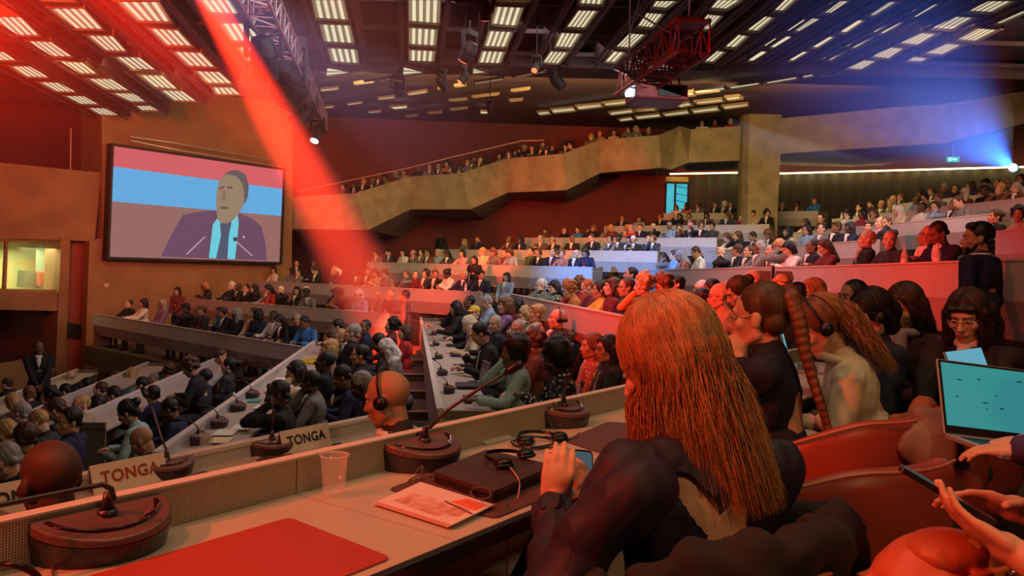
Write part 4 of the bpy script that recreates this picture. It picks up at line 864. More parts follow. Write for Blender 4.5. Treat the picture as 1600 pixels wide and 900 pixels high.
# people placed one by one: middle block and the near right
G = 'delegates beside the notebook desks'
MID = [
 (712,482,13,D(hair='bob',hc='black',top='black',pose='chin',skin='olive'),'farthest at the notebook desks'),
 (733,472,14.2,D(hair='cropped',hc='black',top='charcoal',skin='brown',pose='back'),'behind the yellow-capped person'),
 (741,490,12,D(hair='cap',hc='yellow',top='black',pose='turnl',lanyard=True),'at the notebook desks'),
 (733,508,10.8,D(hair='scarf',hc='cream',top='cream',fem=True,pose='write'),'bent over the notebook desks'),
 (760,473,13.3,D(hair='short',hc='grey',top='lightblue',pose='phone'),'beyond the notebook desks'),
 (790,478,10.8,D(hair='bob',hc='chestnut',top='purple',fem=True,pose='desk'),'second line at notebook desks'),
 (806,477,11.8,D(hair='long',hc='black',top='maroon',fem=True,pose='back'),'behind the purple top'),
 (773,507,10.2,D(hair='cropped',hc='grey',top='black',pose='turnl',skin='tan'),'smiling at the notebook desks'),
 (750,522,8.6,D(hair='short',hc='black',top='black',pose='write',lanyard=True,skin='tan'),'leaning over the notebook desks'),
 (809,516,9,D(hair='cropped',hc='grey',top='brown',pose='turnl',skin='tan'),'behind the pale-teal jacket'),
 (802,552,6.6,D(hair='afro',hc='black',top='teal',fem=True,skin='brown',pose='chin'),'elbow on the nearest notebook desk'),
 (820,496,10.8,D(hair='curly',hc='blond',top='beige',fem=True,pose='cheek'),'left of the cream jacket'),
 (838,491,9.8,D(hair='side',hc='blond',top='cream',fem=True,pose='back'),'before the sloping red front'),
 (853,512,9,D(hair='bob',hc='brown',top='floral',fem=True,pose='back'),'left of the bald headphone wearer'),
 (871,499,8.6,D(hair='fringe',hc='brown',top='charcoal',shirt='white',headset=True,pose='back',lanyard='red'),'with headphones before the red front'),
 (904,520,8.8,D(hair='short',hc='black',top='black',skin='olive',pose='back',shirt='lightblue'),'below the sloping red front'),
 (868,562,6.0,D(hair='afro',hc='black',top='dotted',fem=True,skin='dark',pose='phone'),'beyond the nearest microphone'),
 (924,542,7.1,D(hair='long',hc='chestnut',top='floral',fem=True,pose='lap',lanyard=True,skin='tan'),'left of the red-haired woman'),
 (949,547,6.5,D(hair='long',hc='black',top='charcoal',glasses=True,fem=True,pose='lap',skin='tan',lanyard=True),'partly behind the red hair'),
 (832,535,7.8,D(hair='curly',hc='brown',top='brown',fem=True,pose='lap',skin='tan'),'between teal and dotted tops'),
 (845,447,13,D(hair='short',hc='white',top='camo',pose='cheek'),'past the blue end of red desk'),
 (866,450,12.8,D(hair='bob',hc='black',top='camo',fem=True,pose='cheek'),'right of the white-haired one'),
 (889,453,11.4,D(hair='curly',hc='ginger',top='orange',fem=True,pose='write'),'behind the sloping red front'),
 (904,447,11.8,D(hair='curly',hc='chestnut',top='red',fem=True,pose='chin'),'behind the sloping red front'),
 (918,450,11,D(hair='cropped',hc='ginger',top='maroon',pose='phone'),'behind the sloping red front'),
 (937,454,10,D(hair='bun',hc='black',top='yellow',fem=True,pose='desk',skin='olive'),'behind the sloping red front'),
 (956,449,9.8,D(hair='bob',hc='brown',top='maroon',fem=True,pose='back'),'right of the yellow top'),
 (978,450,9.2,D(hair='short',hc='brown',top='charcoal',glasses=True,pose='lap',skin='tan'),'two right of the yellow top'),
 (1005,446,8.8,D(hair='curly',hc='blond',top='orange',fem=True,pose='chin'),'above the red hair'),
 (1037,447,8.8,D(hair='curly',hc='chestnut',top='maroon',fem=True,pose='phone'),'above the red hair'),
 (1056,445,9.6,D(hair='short',hc='black',top='black',pose='back'),'above the red hair'),
 (985,430,12,D(hair='short',hc='black',top='black',pose='back'),'in the gap left of middle front'),
 (1095,454,10,D(hair='scarf',hc='white',top='grey',fem=True,pose='back',skin='tan'),'left under the middle red front'),
 (1095,469,8.3,D(hair='short',hc='black',top='brown',pose='turnr',skin='tan'),'between red hair and khaki jacket'),
 (1113,453,9,D(hair='short',hc='black',top='black',pose='phone',skin='brown'),'under the middle red front'),
 (1124,463,7,D(hair='bald',hc='blond',top='beige',glasses=True,pose='chin'),'hand at mouth'),
 (1138,459,7.6,D(hair='bob',hc='blond',top='black',fem=True,pose='back'),'behind the glasses wearer'),
 (1154,458,6.0,D(hair='bun',hc='brown',top='beige',fem=True,pose='phone'),'left of the braided woman'),
 (1175,440,7.8,D(hair='fringe',hc='chestnut',top='maroon',pose='back'),'beneath the folded aisle seats'),
 (1221,450,7.4,D(hair='bob',hc='blond',top='brown',fem=True,pose='turnl',headset=True),'right of the braid top'),
 (1242,466,5.9,D(hair='cropped',hc='black',top='charcoal',skin='dark',pose='lap'),'between braid and headphone woman'),
 (1268,461,5.9,D(hair='long',hc='ginger',top='maroon',fem=True,pose='lap'),'behind the headphone woman'),
 (1331,466,5.4,D(hair='short',hc='black',top='black',skin='olive',glasses=True,pose='lap'),'behind the pale-faced woman'),
]
for px, py, d, L, wh in MID: seated_at(px, py, d, L, wh, group='delegates in the middle block')
LOW = [
 (433,618,6.3,D(hair='short',hc='black',top='black',pose='cheek',skin='dark'),'nearest behind the slanting rail'),
 (462,583,7.6,D(hair='bob',hc='black',top='cream',fem=True,pose='cheek',skin='olive'),'at the slanting-rail desk'),
 (485,598,7.3,D(hair='cropped',hc='black',top='grey',skin='dark',pose='chin'),'at the slanting-rail desk'),
 (507,566,8,D(hair='cropped',hc='black',top='black',shirt='white',skin='dark',pose='back'),'behind the grey suit'),
 (514,545,9.3,D(hair='bob',hc='blond',top='beige',fem=True,pose='back'),'at the slanting-rail desk'),
 (517,527,10.8,D(hair='bob',hc='brown',top='yellow',fem=True,pose='desk',skin='tan'),'far on the slanting-rail desk'),
 (534,530,9.8,D(hair='short',hc='blond',top='charcoal',pose='back'),'left of the grey-haired suit'),
 (550,521,9.5,D(hair='short',hc='grey',top='black',shirt='white',pose='back'),'above the bald headphone man'),
 (528,511,12,D(hair='short',hc='black',top='charcoal',pose='phone'),'at the far rail end'),
 (570,512,11.5,D(hair='cropped',hc='black',top='navy',pose='turnl',skin='brown'),'right of the grey-haired suit'),
 (592,536,9.8,D(hair='short',hc='black',top='charcoal',skin='brown',pose='write'),'beside the centre stairs'),
 (604,546,9,D(hair='scarf',hc='white',top='grey',skin='brown',fem=True,pose='write'),'beside the centre stairs'),
 (612,510,11.5,D(hair='curly',hc='black',top='maroon',fem=True,pose='back',skin='tan'),'in the red beam by the stairs'),
 (632,520,11.2,D(hair='bob',hc='brown',top='red',fem=True,pose='lap'),'in the red beam by the stairs'),
 (565,603,6.2,D(hair='cropped',hc='grey',top='charcoal',skin='dark',pose='write'),'writing left of bald headphone man'),
 (535,590,7.6,D(hair='short',hc='black',top='navy',skin='brown',pose='write'),'between grey suit and elderly writer'),
 (562,556,8.2,D(hair='short',hc='black',top='black',skin='tan',pose='lap'),'above the elderly writer'),
 (297,575,8,D(hair='curly',hc='brown',top='black',skin='olive',pose='write'),'at the papers desk'),
 (345,558,9.6,D(hair='cap',hc='brown',top='white',pose='phone',skin='tan'),'at the papers desk'),
 (357,572,8.9,D(hair='bun',hc='black',top='charcoal',pose='back',fem=True),'right of the brown cap'),
 (263,580,11,D(hair='curly',hc='brown',top='maroon',pose='turnr'),'far on the papers desk'),
 (241,593,11,D(hair='cropped',hc='grey',top='grey',pose='phone'),'far on the second desk'),
 (204,584,12,D(hair='long',hc='blond',top='teal',fem=True,pose='back'),'in the dim left seats'),
 (181,589,13,D(hair='short',hc='brown',top='black',pose='back'),'in the dim left seats'),
 (110,588,13.5,D(hair='fringe',hc='grey',top='charcoal',pose='back'),'in the dim left seats'),
 (79,584,13.5,D(hair='bob',hc='brown',top='black',fem=True,pose='back'),'in the dim left seats'),
 (238,617,8,D(hair='short',hc='black',top='navy',skin='olive',pose='turnr'),'at the papers desk'),
 (200,645,6,D(hair='bun',hc='black',top='teal',fem=True,skin='tan',pose='write'),'at the papers desk'),
 (222,689,5.1,D(hair='bald',hc='blond',top='black',pose='write',skin='tan'),'with yellow-lit bald head, lower left'),
 (265,640,7,D(hair='short',hc='black',top='navy',pose='write',skin='brown'),'under the slanting rail'),
 (178,618,8.4,D(hair='short',hc='black',top='charcoal',pose='write'),'middle of the second desk'),
 (156,608,10,D(hair='short',hc='brown',top='navy',pose='back'),'far on the second desk'),
 (150,632,7.8,D(hair='bob',hc='black',top='charcoal',fem=True,pose='back'),'middle of the second desk'),
 (126,634,7.1,D(hair='cropped',hc='blond',top='beige',pose='turnl'),'in front of the navy back'),
 (107,660,5.3,D(hair='short',hc='black',top='navy',pose='turnl',skin='tan'),'broad back before the bald head'),
 (88,641,6.6,D(hair='short',hc='brown',top='navy',pose='phone'),'left of the blond cropped head'),
 (60,660,6.1,D(hair='cropped',hc='blond',top='charcoal',pose='write'),'lower left corner seats'),
 (31,645,7.2,D(hair='short',hc='grey',top='grey',pose='back'),'lower left corner seats'),
 (38,684,4.9,D(hair='short',hc='brown',top='charcoal',pose='turnr',skin='tan'),'just above the bald head'),
 (8,680,5.2,D(hair='short',hc='blond',top='maroon',pose='phone'),'at the left edge'),
 (8,722,4.1,D(hair='short',hc='grey',top='navy',pose='write'),'at the left edge, nearest'),
 (45,616,9,D(hair='short',hc='chestnut',top='black',pose='turnr'),'dim, on the third desk'),
 (76,620,8.6,D(hair='curly',hc='black',top='maroon',fem=True,pose='back'),'dim, on the third desk'),
 (20,628,8.6,D(hair='bob',hc='blond',top='beige',fem=True,pose='write'),'dim, on the third desk'),
 (68,598,11.5,D(hair='short',hc='black',top='black',pose='desk'),'dim, beyond the third desk'),
 (10,600,12,D(hair='short',hc='brown',top='black',pose='desk'),'dim, beyond the third desk'),
 (135,600,11.5,D(hair='bob',hc='black',top='navy',fem=True,pose='desk'),'dim, beyond the second desk'),
 (222,602,9.5,D(hair='short',hc='black',top='charcoal',pose='phone'),'beside the second desk papers'),
 (102,612,10,D(hair='short',hc='black',top='black',pose='phone'),'dim, between second and third desks'),
 (318,590,8.2,D(hair='cropped',hc='black',top='navy',skin='brown',pose='back'),'behind the brown cap'),
]
for px, py, d, L, wh in LOW: seated_at(px, py, d * (1.27 if px < 400 else 1.06), L, wh, group='delegates in the lower left seats')
# balcony spectators
r = random.Random(77)
BX = [535, 557, 567, 580, 590, 600, 611, 618, 628, 655, 672, 688, 700, 707, 718, 730, 738, 749, 757, 780, 797, 805, 814, 822, 834, 846, 855, 863, 885, 893, 923, 937, 960, 985, 995, 1014]
def fpt(px):
    for i in range(len(FT) - 1):
        if FT[i][0] <= px <= FT[i + 1][0]:
            t = (px - FT[i][0]) / (FT[i + 1][0] - FT[i][0]); return P(FT[i][0], FT[i][1], FT[i][2]).lerp(P(FT[i + 1][0], FT[i + 1][1], FT[i + 1][2]), t)
for i, x in enumerate(BX):
    f = fpt(x); d = (f - V((0, 0, CAMZ))); k = (f.y + r.uniform(.95, 1.25)) / f.y; L = rand_look(r)
    p = V((f.x * k, f.y * k, f.z - .80 + r.uniform(-.04, .10)))
    fc = V((-.45, -.9, 0)); fc.rotate(Euler((0, 0, R(r.uniform(-20, 20)))))
    person(p, fc, r.choice(['desk', 'chin', 'back', 'lap', 'phone', 'turnl']), label=describe(L, f'{ORD[i]} from left on the balcony'), group='spectators seated along the balcony', scale=r.uniform(.95, 1.05), **L)
BST = [(1097, D(top='white', hair='bob', hc='black')), (1117, D(top='maroon', hair='bun', hc='black')), (1142, D(top='red', hair='short', hc='black')), (1162, D(top='beige', hair='bob', hc='black'))]
for i, (x, ov) in enumerate(BST):
    f = fpt(x); L = rand_look(r); L.update(headset=False, shirt=None, tie=None); L.update(ov); k = (f.y + .8) / f.y
    person(V((f.x * k, f.y * k, f.z - 1.26)), V((-.4, -.9, 0)), 'clasp', label=describe(L, f'standing {ORD[i]} of four by balcony pillar'), group='four standing on the balcony', **L)
# terraces under the balcony public
b = MB()
for i in range(len(FT) - 1):
    a, c = P(*FT[i]), P(*FT[i + 1]); z0, z1_ = a.z - .84, c.z - .84
    q = [V((a.x, a.y + .28, z0)), V((c.x, c.y + .28, z1_)), V((c.x * 1.12, 31, z1_)), V((a.x * 1.12, 31, z0))]; b.hexa([v - V((0, 0, .08)) for v in q], q)
struct(b.build('floor_balcony', TIER))
# standing people
def stander(px, py_feet_z, d, face, label, **kw):
    p = P(px, 430, d); person(V((p.x, p.y, py_feet_z)), face, kw.pop('pose', 'stand'), label=label, **kw)
stander(463, CAMZ + 12 * 27 / 1200 - 1.62, 27, V((.2, -1, 0)), 'person in black suit and white shirt standing left of two by the dark wall corner', top='black', shirt='white', hair='short', hc='black', group='two standing by the dark wall corner')
stander(490, CAMZ + 12 * 27 / 1200 - 1.62, 27, V((-.2, -1, 0)), 'person in dark suit standing right of two by the dark wall corner', top='charcoal', shirt='white', hair='short', hc='brown', skin='brown', group='two standing by the dark wall corner')
stander(688, CAMZ + 62 * 29 / 1200 - 1.68, 28.4, V((-.6, -.8, 0)), 'person in black suit standing alone against the dark part of the red wall', top='black', hair='cropped', hc='black', skin='dark', scale=1.03)
stander(741, CAMZ + 12 * 20.5 / 1200 - 1.25, 20.2, V((-.5, -.8, 0)), 'person in black top standing before the red lit desk front', top='black', hair='bob', hc='black', skin='tan', scale=.9)
stander(634, CAMZ - 32 * 15.8 / 1200 - 1.65, 15.8, V((-1, 0, 0)), 'person in dark jacket standing at the head of the centre stairs', top='charcoal', hair='short', hc='black', skin='brown')
stander(278, CAMZ - 38 * 21 / 1200 - 1.5, 20.6, V((-.3, -.9, 0)), 'person in maroon top standing near the left end of the far desks', top='maroon', hair='bob', hc='black', skin='tan', scale=.95, pose='clasp')
stander(62, CAMZ - 125 * 13.5 / 1200 - 1.68, 13.5, V((.6, -.8, 0)), 'person in black suit standing by the low wall under the lit booth', top='black', shirt='white', hair='cropped', hc='black', skin='brown', pose='clasp')

# seats seen folded in the aisle of the red fronts
t = empty('folding_seat', P(1208, 448, 9.6), R(80), 'grey folded aisle seats between the two red desk fronts', 'seat')
for s_ in (-1, 1):
    b = MB(); b.prism([(-.0, s_ * .03, .0), (0, s_ * .17, -.02), (0, s_ * .25, .10), (0, s_ * .22, .20), (0, s_ * .03, .20)], (.08, 0, 0)); b.build('seat_shell', mat('seat_grey', (.16, .13, .10), .6), t, bevel=.01)
b = MB(); b.tube([(.04, 0, -1.4), (.04, 0, .26)], .02, 8); b.build('post', black_m, t)
def bottle(p, label, h=.22):
    t = empty('water_bottle', p, 0, label, 'bottle', 'water bottles on the desks'); b = MB(); b.tube([(0, 0, 0), (0, 0, h * .68), (0, 0, h * .82), (0, 0, h * .93)], [.032, .032, .016, .013], 12); b.build('bottle_body', mat('clear_bottle', (.75, .72, .70), .15, alpha=.55), t)
    b = MB(); b.tube([(0, 0, h * .93), (0, 0, h)], .015, 10); b.build('cap', mat('blue_cap', (.5, .5, .55), .4), t); b = MB(); b.tube([(0, 0, h * .3), (0, 0, h * .5)], .0328, 12); b.build('wrapper', mat('bottle_label', (.8, .7, .7), .5), t)
def on_row(key, px, off):
    A, B, u, n, fl = H[key]; O = A - n * off; ry = ray(px, 430); k = (O.x * ry.y - O.y * ry.x) / (ry.x * u.y - ry.y * u.x); p = O + u * k; return V((p.x, p.y, fl + .742))
for key, px, L in (('r2b', 1412, 'clear water bottle on the brightest red front, left of two'), ('r2b', 1463, 'clear water bottle beside the standing man, on the red desk'), ('i', 1312, 'small water bottle on the second desk from top right'), ('f3', 728, 'water bottle beside the suited men at the centre desk end')):
    bottle(on_row(key, px, .16), L, .27)
q = P(688, 430, 28.4); b = MB(); b.prism([(q.x - 2, q.y - .6, CAMZ + 62 * 29 / 1200 - 1.74), (q.x + 1.2, q.y - .6, CAMZ + 62 * 29 / 1200 - 1.74), (q.x + 1.2, q.y + 1.5, CAMZ + 62 * 29 / 1200 - 1.74), (q.x - 2, q.y + 1.5, CAMZ + 62 * 29 / 1200 - 1.74)], (0, 0, .06)); struct(b.build('floor_walkway', TIER))
# ================================================================== OUR OWN DESK AND WHAT LIES ON IT
A0 = PZ(0, 819, .82); B0 = PZ(965, 608, .82); UD = (B0 - A0).normalized(); ND = V((UD.y, -UD.x, 0))   # ND points to us
S0 = A0 - UD * 1.2; S1 = B0 + UD * 2.6
perf = mat('perforated_panel', (.50, .44, .33), .5, kind='dots', scale=210, col2=(.12, .10, .07))
dtop = mat('desk_laminate', (.50, .42, .34), .42, noise=.05, scale=5)
edge = mat('black_edge', (.015, .012, .012), .3)
dk = empty('desk', V((A0.x, A0.y, 0)), 0, 'our long grey desk with perforated front screen and black edge', 'desk'); inv = Matrix.Translation(-dk.location)
def dbox(a, c, n0, n1, z0, z1_):
    q = [a + ND * n0, c + ND * n0, c + ND * n1, a + ND * n1]; q = [V((v.x, v.y, z0)) for v in q]; b = MB(); b.hexa(q, [v + V((0, 0, z1_ - z0)) for v in q]); return b.xform(inv)
J = PZ(452, 769, .74); sJ = (J - A0).dot(UD); JP = A0 + UD * sJ
for a, c in ((S0, JP - UD * .0012), (JP + UD * .0012, S1)):
    dbox(a, c, -.028, 0, .735, .82).build('perforated_screen', perf, dk)
    dbox(a, c, .001, .475, .715, .74).build('worktop', dtop, dk)
dbox(S0, S1, -.030, .002, .8201, .8245).build('top_rail', mat('rail_pale', (.62, .56, .50), .5), dk)
dbox(S0, S1, .476, .497, .708, .7415).build('edge_strip', edge, dk, bevel=.004)
dbox(S0, S1, -.02, .01, .25, .714).build('front_panel', desk_w, dk)
dbox(S0, S1, .05, .40, .36, .372).build('under_shelf', desk_w, dk)
for k in (-.3, 1.05, 2.4, 3.7):
    c = A0 + UD * k; b = MB(); b.tube([c + ND * .05 + V((0, 0, -.82)), c + ND * .42 + V((0, 0, -.11))], .016, 8); b.xform(inv); b.build('leg', edge, dk)

micb = mat('mic_plastic', (.035, .028, .03), .32, spec=.6); mictop = mat('mic_top', (.13, .065, .06), .38, spec=.6)
chrome = mat('chrome', (.8, .75, .7), .12, 1.0)
def mic_unit(loc, back_dir, neck, label, s=1.0, group='conference microphone units'):
    """half-moon conference unit: flat back, curved front, chrome key strip, gooseneck"""
    rz = math.atan2(back_dir.y, back_dir.x) - math.pi / 2
    t = empty('microphone_unit', loc, rz, label, 'microphone', group); t.scale = (s,) * 3
    out = [(-.118, .045)] + [(.122 * math.cos(a) , .045 + .125 * math.sin(a) * 1.0 - .0) for a in [R(180 + i * 9) for i in range(1, 20)]] + [(.118, .045)]
    def zt(y): return .046 + .22 * (y + .08)
    lo = [V((x * .93, y * .93 + .003, 0)) for x, y in out]; mid = [V((x, y, zt(y) * .72)) for x, y in out]; hi = [V((x * .985, .045 + (y - .045) * .985, zt(y))) for x, y in out]
    b = MB(); n = len(out); b.add(lo + mid, [tuple(range(n))[::-1]] + [(i, (i + 1) % n, n + (i + 1) % n, n + i) for i in range(n)]); b.build('lower_case', micb, t)
    b = MB(); b.add(mid + hi, [tuple(range(n, 2 * n))] + [(i, (i + 1) % n, n + (i + 1) % n, n + i) for i in range(n)] + [tuple(range(n))[::-1]]); b.build('upper_case', mictop, t, bevel=.003)
    b = MB(); arc = [R(192 + i * 8.5) for i in range(19)]; pts = []
    for a in arc: x, y = .094 * math.cos(a), .045 + .088 * math.sin(a); pts.append((x, y, zt(y) + .0005))
    for i in range(len(pts) - 1):
        p, q = V(pts[i]), V(pts[i + 1]); c = V((0, .045, 0)); wi = lambda v: v + (V((v.x, v.y, 0)) - c).normalized() * .0085
        lo_ = [p, q, wi(q), wi(p)]; b.hexa(lo_, [v + V((0, 0, .0025)) for v in lo_], 1 if (11 <= i <= 15 and i % 2 == 0) else 0)
    b.build('key_strip', [mat('strip_dark', (.03, .01, .01), .1, .3), chrome], t)
    b = MB(); b.tube([(-.094, .02, zt(0) + .001), (-.09, .0, zt(0) + .002), (-.07, -.02, zt(-.02) + .003)], .0022, 6); b.build('chrome_edge', chrome, t); b = MB(); b.tube([(.094, .02, zt(0) + .001), (.09, .0, zt(0) + .002), (.07, -.02, zt(-.02) + .003), (.045, -.031, zt(-.03) + .003)], .0028, 6); b.build('chrome_edge', chrome, t)
    b = MB(); b.tube([(0, .012, .06), (0, .012, .074)], [.018, .016], 14); b.tube([(0, .012, .070), (0, .012, .105)], [.0125, .0065], 12)
    pts = [V((0, .012, .10))] + [V(p) for p in neck]; b.tube(pts, .0048, 10); ng = b.build('gooseneck', micb, t, smooth=True)
    d = (pts[-1] - pts[-2]).normalized(); b = MB(); e = pts[-1]; b.tube([e, e + d * .012, e + d * .04, e + d * .052], [.008, .0125, .0125, .009], 12); b.build('microphone_head', BLACKP, ng, smooth=True)
    return t
BD = -ND
def on_desk(px, py, z=.74): return PZ(px, py, z)
def loc_dir(world_from, world_to, rz):       # world vector in the unit's own frame
    v = world_to - world_from; v.rotate(Euler((0, 0, -rz))); return v
rzU = math.atan2(BD.y, BD.x) - math.pi / 2
m1 = on_desk(172, 862)
def wl(base, p): v = p - base; v.rotate(Euler((0, 0, -rzU))); return v
mic_unit(m1, BD, [wl(m1, P(178, 778, 1.35)), wl(m1, P(174, 764, 1.35)), wl(m1, P(160, 757, 1.34)), wl(m1, P(120, 765, 1.31)), wl(m1, P(0, 789, 1.22)), wl(m1, P(-60, 800, 1.18))], 'microphone unit at the lower left, gooseneck bent flat to the left')
m2 = on_desk(668, 728)
mic_unit(m2, BD, [wl(m2, P(672, 668, 2.02)), wl(m2, P(700, 640, 2.02)), wl(m2, P(745, 610, 2.02)), wl(m2, P(790, 583, 2.02))], 'microphone unit with gooseneck leaning right, behind the magazine')
m3 = on_desk(884, 663)
mic_unit(m3, BD, [wl(m3, P(879, 632, 2.6)), wl(m3, P(882, 610, 2.55)), wl(m3, P(886, 597, 2.5))], 'microphone unit nearest the red haired woman, neck short and upright')
pad_m = mat('leather_pad', (.42, .05, .03), .45, noise=.06, scale=3); pad_d = mat('dark_pad', (.12, .05, .045), .5)
def rounded(pts, r=.02, z=.0, n=5):
    out = []; N = len(pts)
    for i in range(N):
        p = pts[i]; a = (pts[i - 1] - p).normalized(); c = (pts[(i + 1) % N] - p).normalized()
        for k in range(n + 1):
            t = k / n; s = p + a * r; e = p + c * r; out.append((s.lerp(p, t)).lerp(p.lerp(e, t), t))
    return out
def pad(pts, th, m, name, label, cat, z=.741, r=.02, bev=.001):
    q = rounded([V((p.x, p.y, z)) for p in pts], r); b = MB(); b.prism(q, (0, 0, th)); o = b.build(name, m); return tag(o, label, cat)
c1, c2 = on_desk(452, 811), on_desk(612, 874)
pad([c1, c2, c2 - UD * .75, c1 - UD * .75], .003, pad_m, 'desk_pad', 'large red leather desk pad in front of the bent microphone', 'desk pad')
c3, c4 = on_desk(648, 742), on_desk(776, 812)
pad([on_desk(606, 766), on_desk(773, 812), on_desk(905, 758), on_desk(745, 716)], .003, pad_d, 'desk_pad', 'dark brown desk pad under the magazine and black notebook case', 'desk pad')
pad([on_desk(880, 690), on_desk(960, 716), on_desk(1060, 670), on_desk(950, 660)], .003, pad_d, 'desk_pad', 'dark desk pad between the last microphone and the red hair', 'desk pad')
# closed notebook case
q = [on_desk(676, 752, .746), on_desk(772, 785, .746), on_desk(866, 742, .746), on_desk(760, 716, .746)]
cs = empty('notebook_case', q[0], 0, 'closed black notebook case with headphones lying on it', 'case'); inv2 = Matrix.Translation(-cs.location)
b = MB(); b.prism(rounded([V((p.x, p.y, .745)) for p in q], .012), (0, 0, .012)); b.xform(inv2); b.build('bottom_cover', mat('case_black', (.035, .02, .02), .4), cs)
b = MB(); b.prism(rounded([V((p.x, p.y, .7575)) for p in q], .012), (0, 0, .014)); b.xform(inv2); b.build('lid', mat('case_top', (.06, .03, .03), .4), cs, bevel=.002)
# magazine
mg = [on_desk(584, 791), on_desk(700, 828), on_desk(766, 796), on_desk(652, 760)]
mo = empty('magazine', V((mg[0].x, mg[0].y, .7445)), 0, 'pink tinted magazine with a printed crowd picture on the cover', 'magazine'); im = Matrix.Translation(-mo.location)
b = MB()
for k in range(3):
    o_ = V((.004 * k, -.003 * k, 0)); q = [V((p.x, p.y, .7445 + .003 * k)) + o_ for p in mg]; b.prism(q, (0, 0, .0022))
b.xform(im); b.build('pages', mat('magazine_paper', (.80, .58, .56), .5), mo)  # pink light put into the paper's base colour
def on_mag(u, v, z=.7527): a = mg[0].lerp(mg[3], u); c = mg[1].lerp(mg[2], u); p = a.lerp(c, v); return V((p.x + .008, p.y - .006, z))
b = MB(); top = []; r = random.Random(4)
q = [on_mag(.18, .12), on_mag(.12, .40), on_mag(.10, .75), on_mag(.30, .93), on_mag(.62, .90), on_mag(.60, .5), on_mag(.58, .15)]
b.prism(q, (0, 0, .0004)); b.xform(im); b.build('cover_picture', mat('cover_print', (.55, .14, .08), .5, noise=.8, scale=45, col2=(.85, .55, .5)), mo)
b = MB(); q = [on_mag(.60, .55, .7533), on_mag(.46, .98, .7533), on_mag(.50, .99, .7533), on_mag(.64, .57, .7533)]; b.prism(q, (0, 0, .0004)); b.xform(im); b.build('cover_band', mat('cover_brown', (.22, .07, .05), .5), mo)
b = MB(); q = [on_mag(.66, .62, .7530), on_mag(.62, .95, .7530), on_mag(.90, .97, .7530), on_mag(.92, .70, .7530)]; b.prism(q, (0, 0, .0004)); b.xform(im); b.build('cover_corner', mat('cover_orange', (.85, .16, .08), .5), mo)
# cup
def cup(loc, label):
    t = empty('plastic_cup', loc, 0, label, 'cup'); b = MB(); seg = 24; pr = [(0, .002), (.020, .002), (.0225, .0), (.024, .01), (.031, .092), (.033, .094), (.031, .096), (.0298, .092), (.023, .010), (0, .006)]
    vs = []; fs = []
    for rr, z in pr:
        for k in range(seg): a = 2 * math.pi * k / seg; vs.append((max(rr, .0001) * math.cos(a), max(rr, .0001) * math.sin(a), z))
    for i in range(len(pr) - 1):
        for k in range(seg): fs.append((i * seg + k, i * seg + (k + 1) % seg, (i + 1) * seg + (k + 1) % seg, (i + 1) * seg + k))
    b.add(vs, fs); b.build('cup_wall', mat('clear_plastic', (.95, .85, .8), .08, alpha=.16, spec=.8), t, smooth=True)
    b = MB(); b.tube([(.0325 * math.cos(a), .0325 * math.sin(a), .095) for a in [R(i * 15) for i in range(25)]], .0012, 5); b.build('rim', mat('clear_rim', (.95, .8, .75), .1, alpha=.6), t); return t
cup(on_desk(521, 776), 'clear empty plastic cup beside the perforated screen')
hold = mat('acrylic', (.9, .85, .75), .1, alpha=.3, spec=.8)
t = empty('acrylic_card_holder', on_desk(772, 690), rzU, 'clear acrylic card holder leaning at the perforated screen', 'card holder')
b = MB(); b.box((0, 0, .012), (.13, .05, .003), Matrix.Rotation(R(12), 3, 'X')); b.box((0, .02, .03), (.13, .003, .045)); b.build('holder', hold, t); b = MB(); b.tube([(-.045, .028, .055), (-.045, .032, .055)], .028, 20); b.build('disc', hold, t)
# headphones
def headphones(loc, rz, label, s=1.0, cable=None):
    t = empty('headphones', loc, rz, label, 'headphones', 'interpretation headphones'); b = MB()
    pts = [(.075 * math.cos(a), .085 * math.sin(a), .012 + .004 * math.sin(a)) for a in [R(i * 9) for i in range(21)]]; b.tube(pts, .0035, 6); b.tube([(x * .97, y * .97, z + .006) for x, y, z in pts], .003, 6); b.build('headband', BLACKP, t)
    for sx in (-1, 1):
        b = MB(); b.ell((sx * .072, -.01, .016), (.030, .026, .014)); b.ell((sx * .072, -.012, .010), (.034, .030, .009)); b.build('ear_cup', BLACKP, t, smooth=True)
    t.scale = (s,) * 3
    return t
headphones(V((on_desk(800, 722, .772).x, on_desk(800, 722, .772).y, .772)), R(62), 'black headphones lying on the notebook case', .85)
headphones(on_desk(845, 690, .742), R(35), 'black headphones with tangled cable by the last microphone', .9)
cabm = mat('cable_dark', (.10, .06, .06), .5)
def cable(pts, label, r=.0022, m=cabm, grp=None, name='cable'):
    P_ = [V(p) for p in pts]; out = []
    for i in range(len(P_) - 1):
        p0, p1, p2, p3 = P_[max(i - 1, 0)], P_[i], P_[i + 1], P_[min(i + 2, len(P_) - 1)]
        for k in range(6):
            t = k / 6; out.append(.5 * ((2 * p1) + (p2 - p0) * t + (2 * p0 - 5 * p1 + 4 * p2 - p3) * t * t + (3 * p1 - p0 - 3 * p2 + p3) * t ** 3))
    out.append(P_[-1]); b = MB(); b.tube(out, r, 6); return tag(b.build(name, m, smooth=True), label, 'cable', grp)
Zd = .7445
cable([on_desk(648, 740, .76), on_desk(660, 728, .775), on_desk(655, 752, Zd), on_desk(643, 758, Zd), on_desk(640, 750, Zd), on_desk(665, 742, Zd), on_desk(700, 760, Zd + .001), on_desk(730, 769, Zd + .001), on_desk(745, 762, .775), on_desk(764, 765, .775), on_desk(764, 778, .775), on_desk(742, 778, .77), on_desk(735, 768, .77)], 'dark cable looping from the middle microphone over the case')
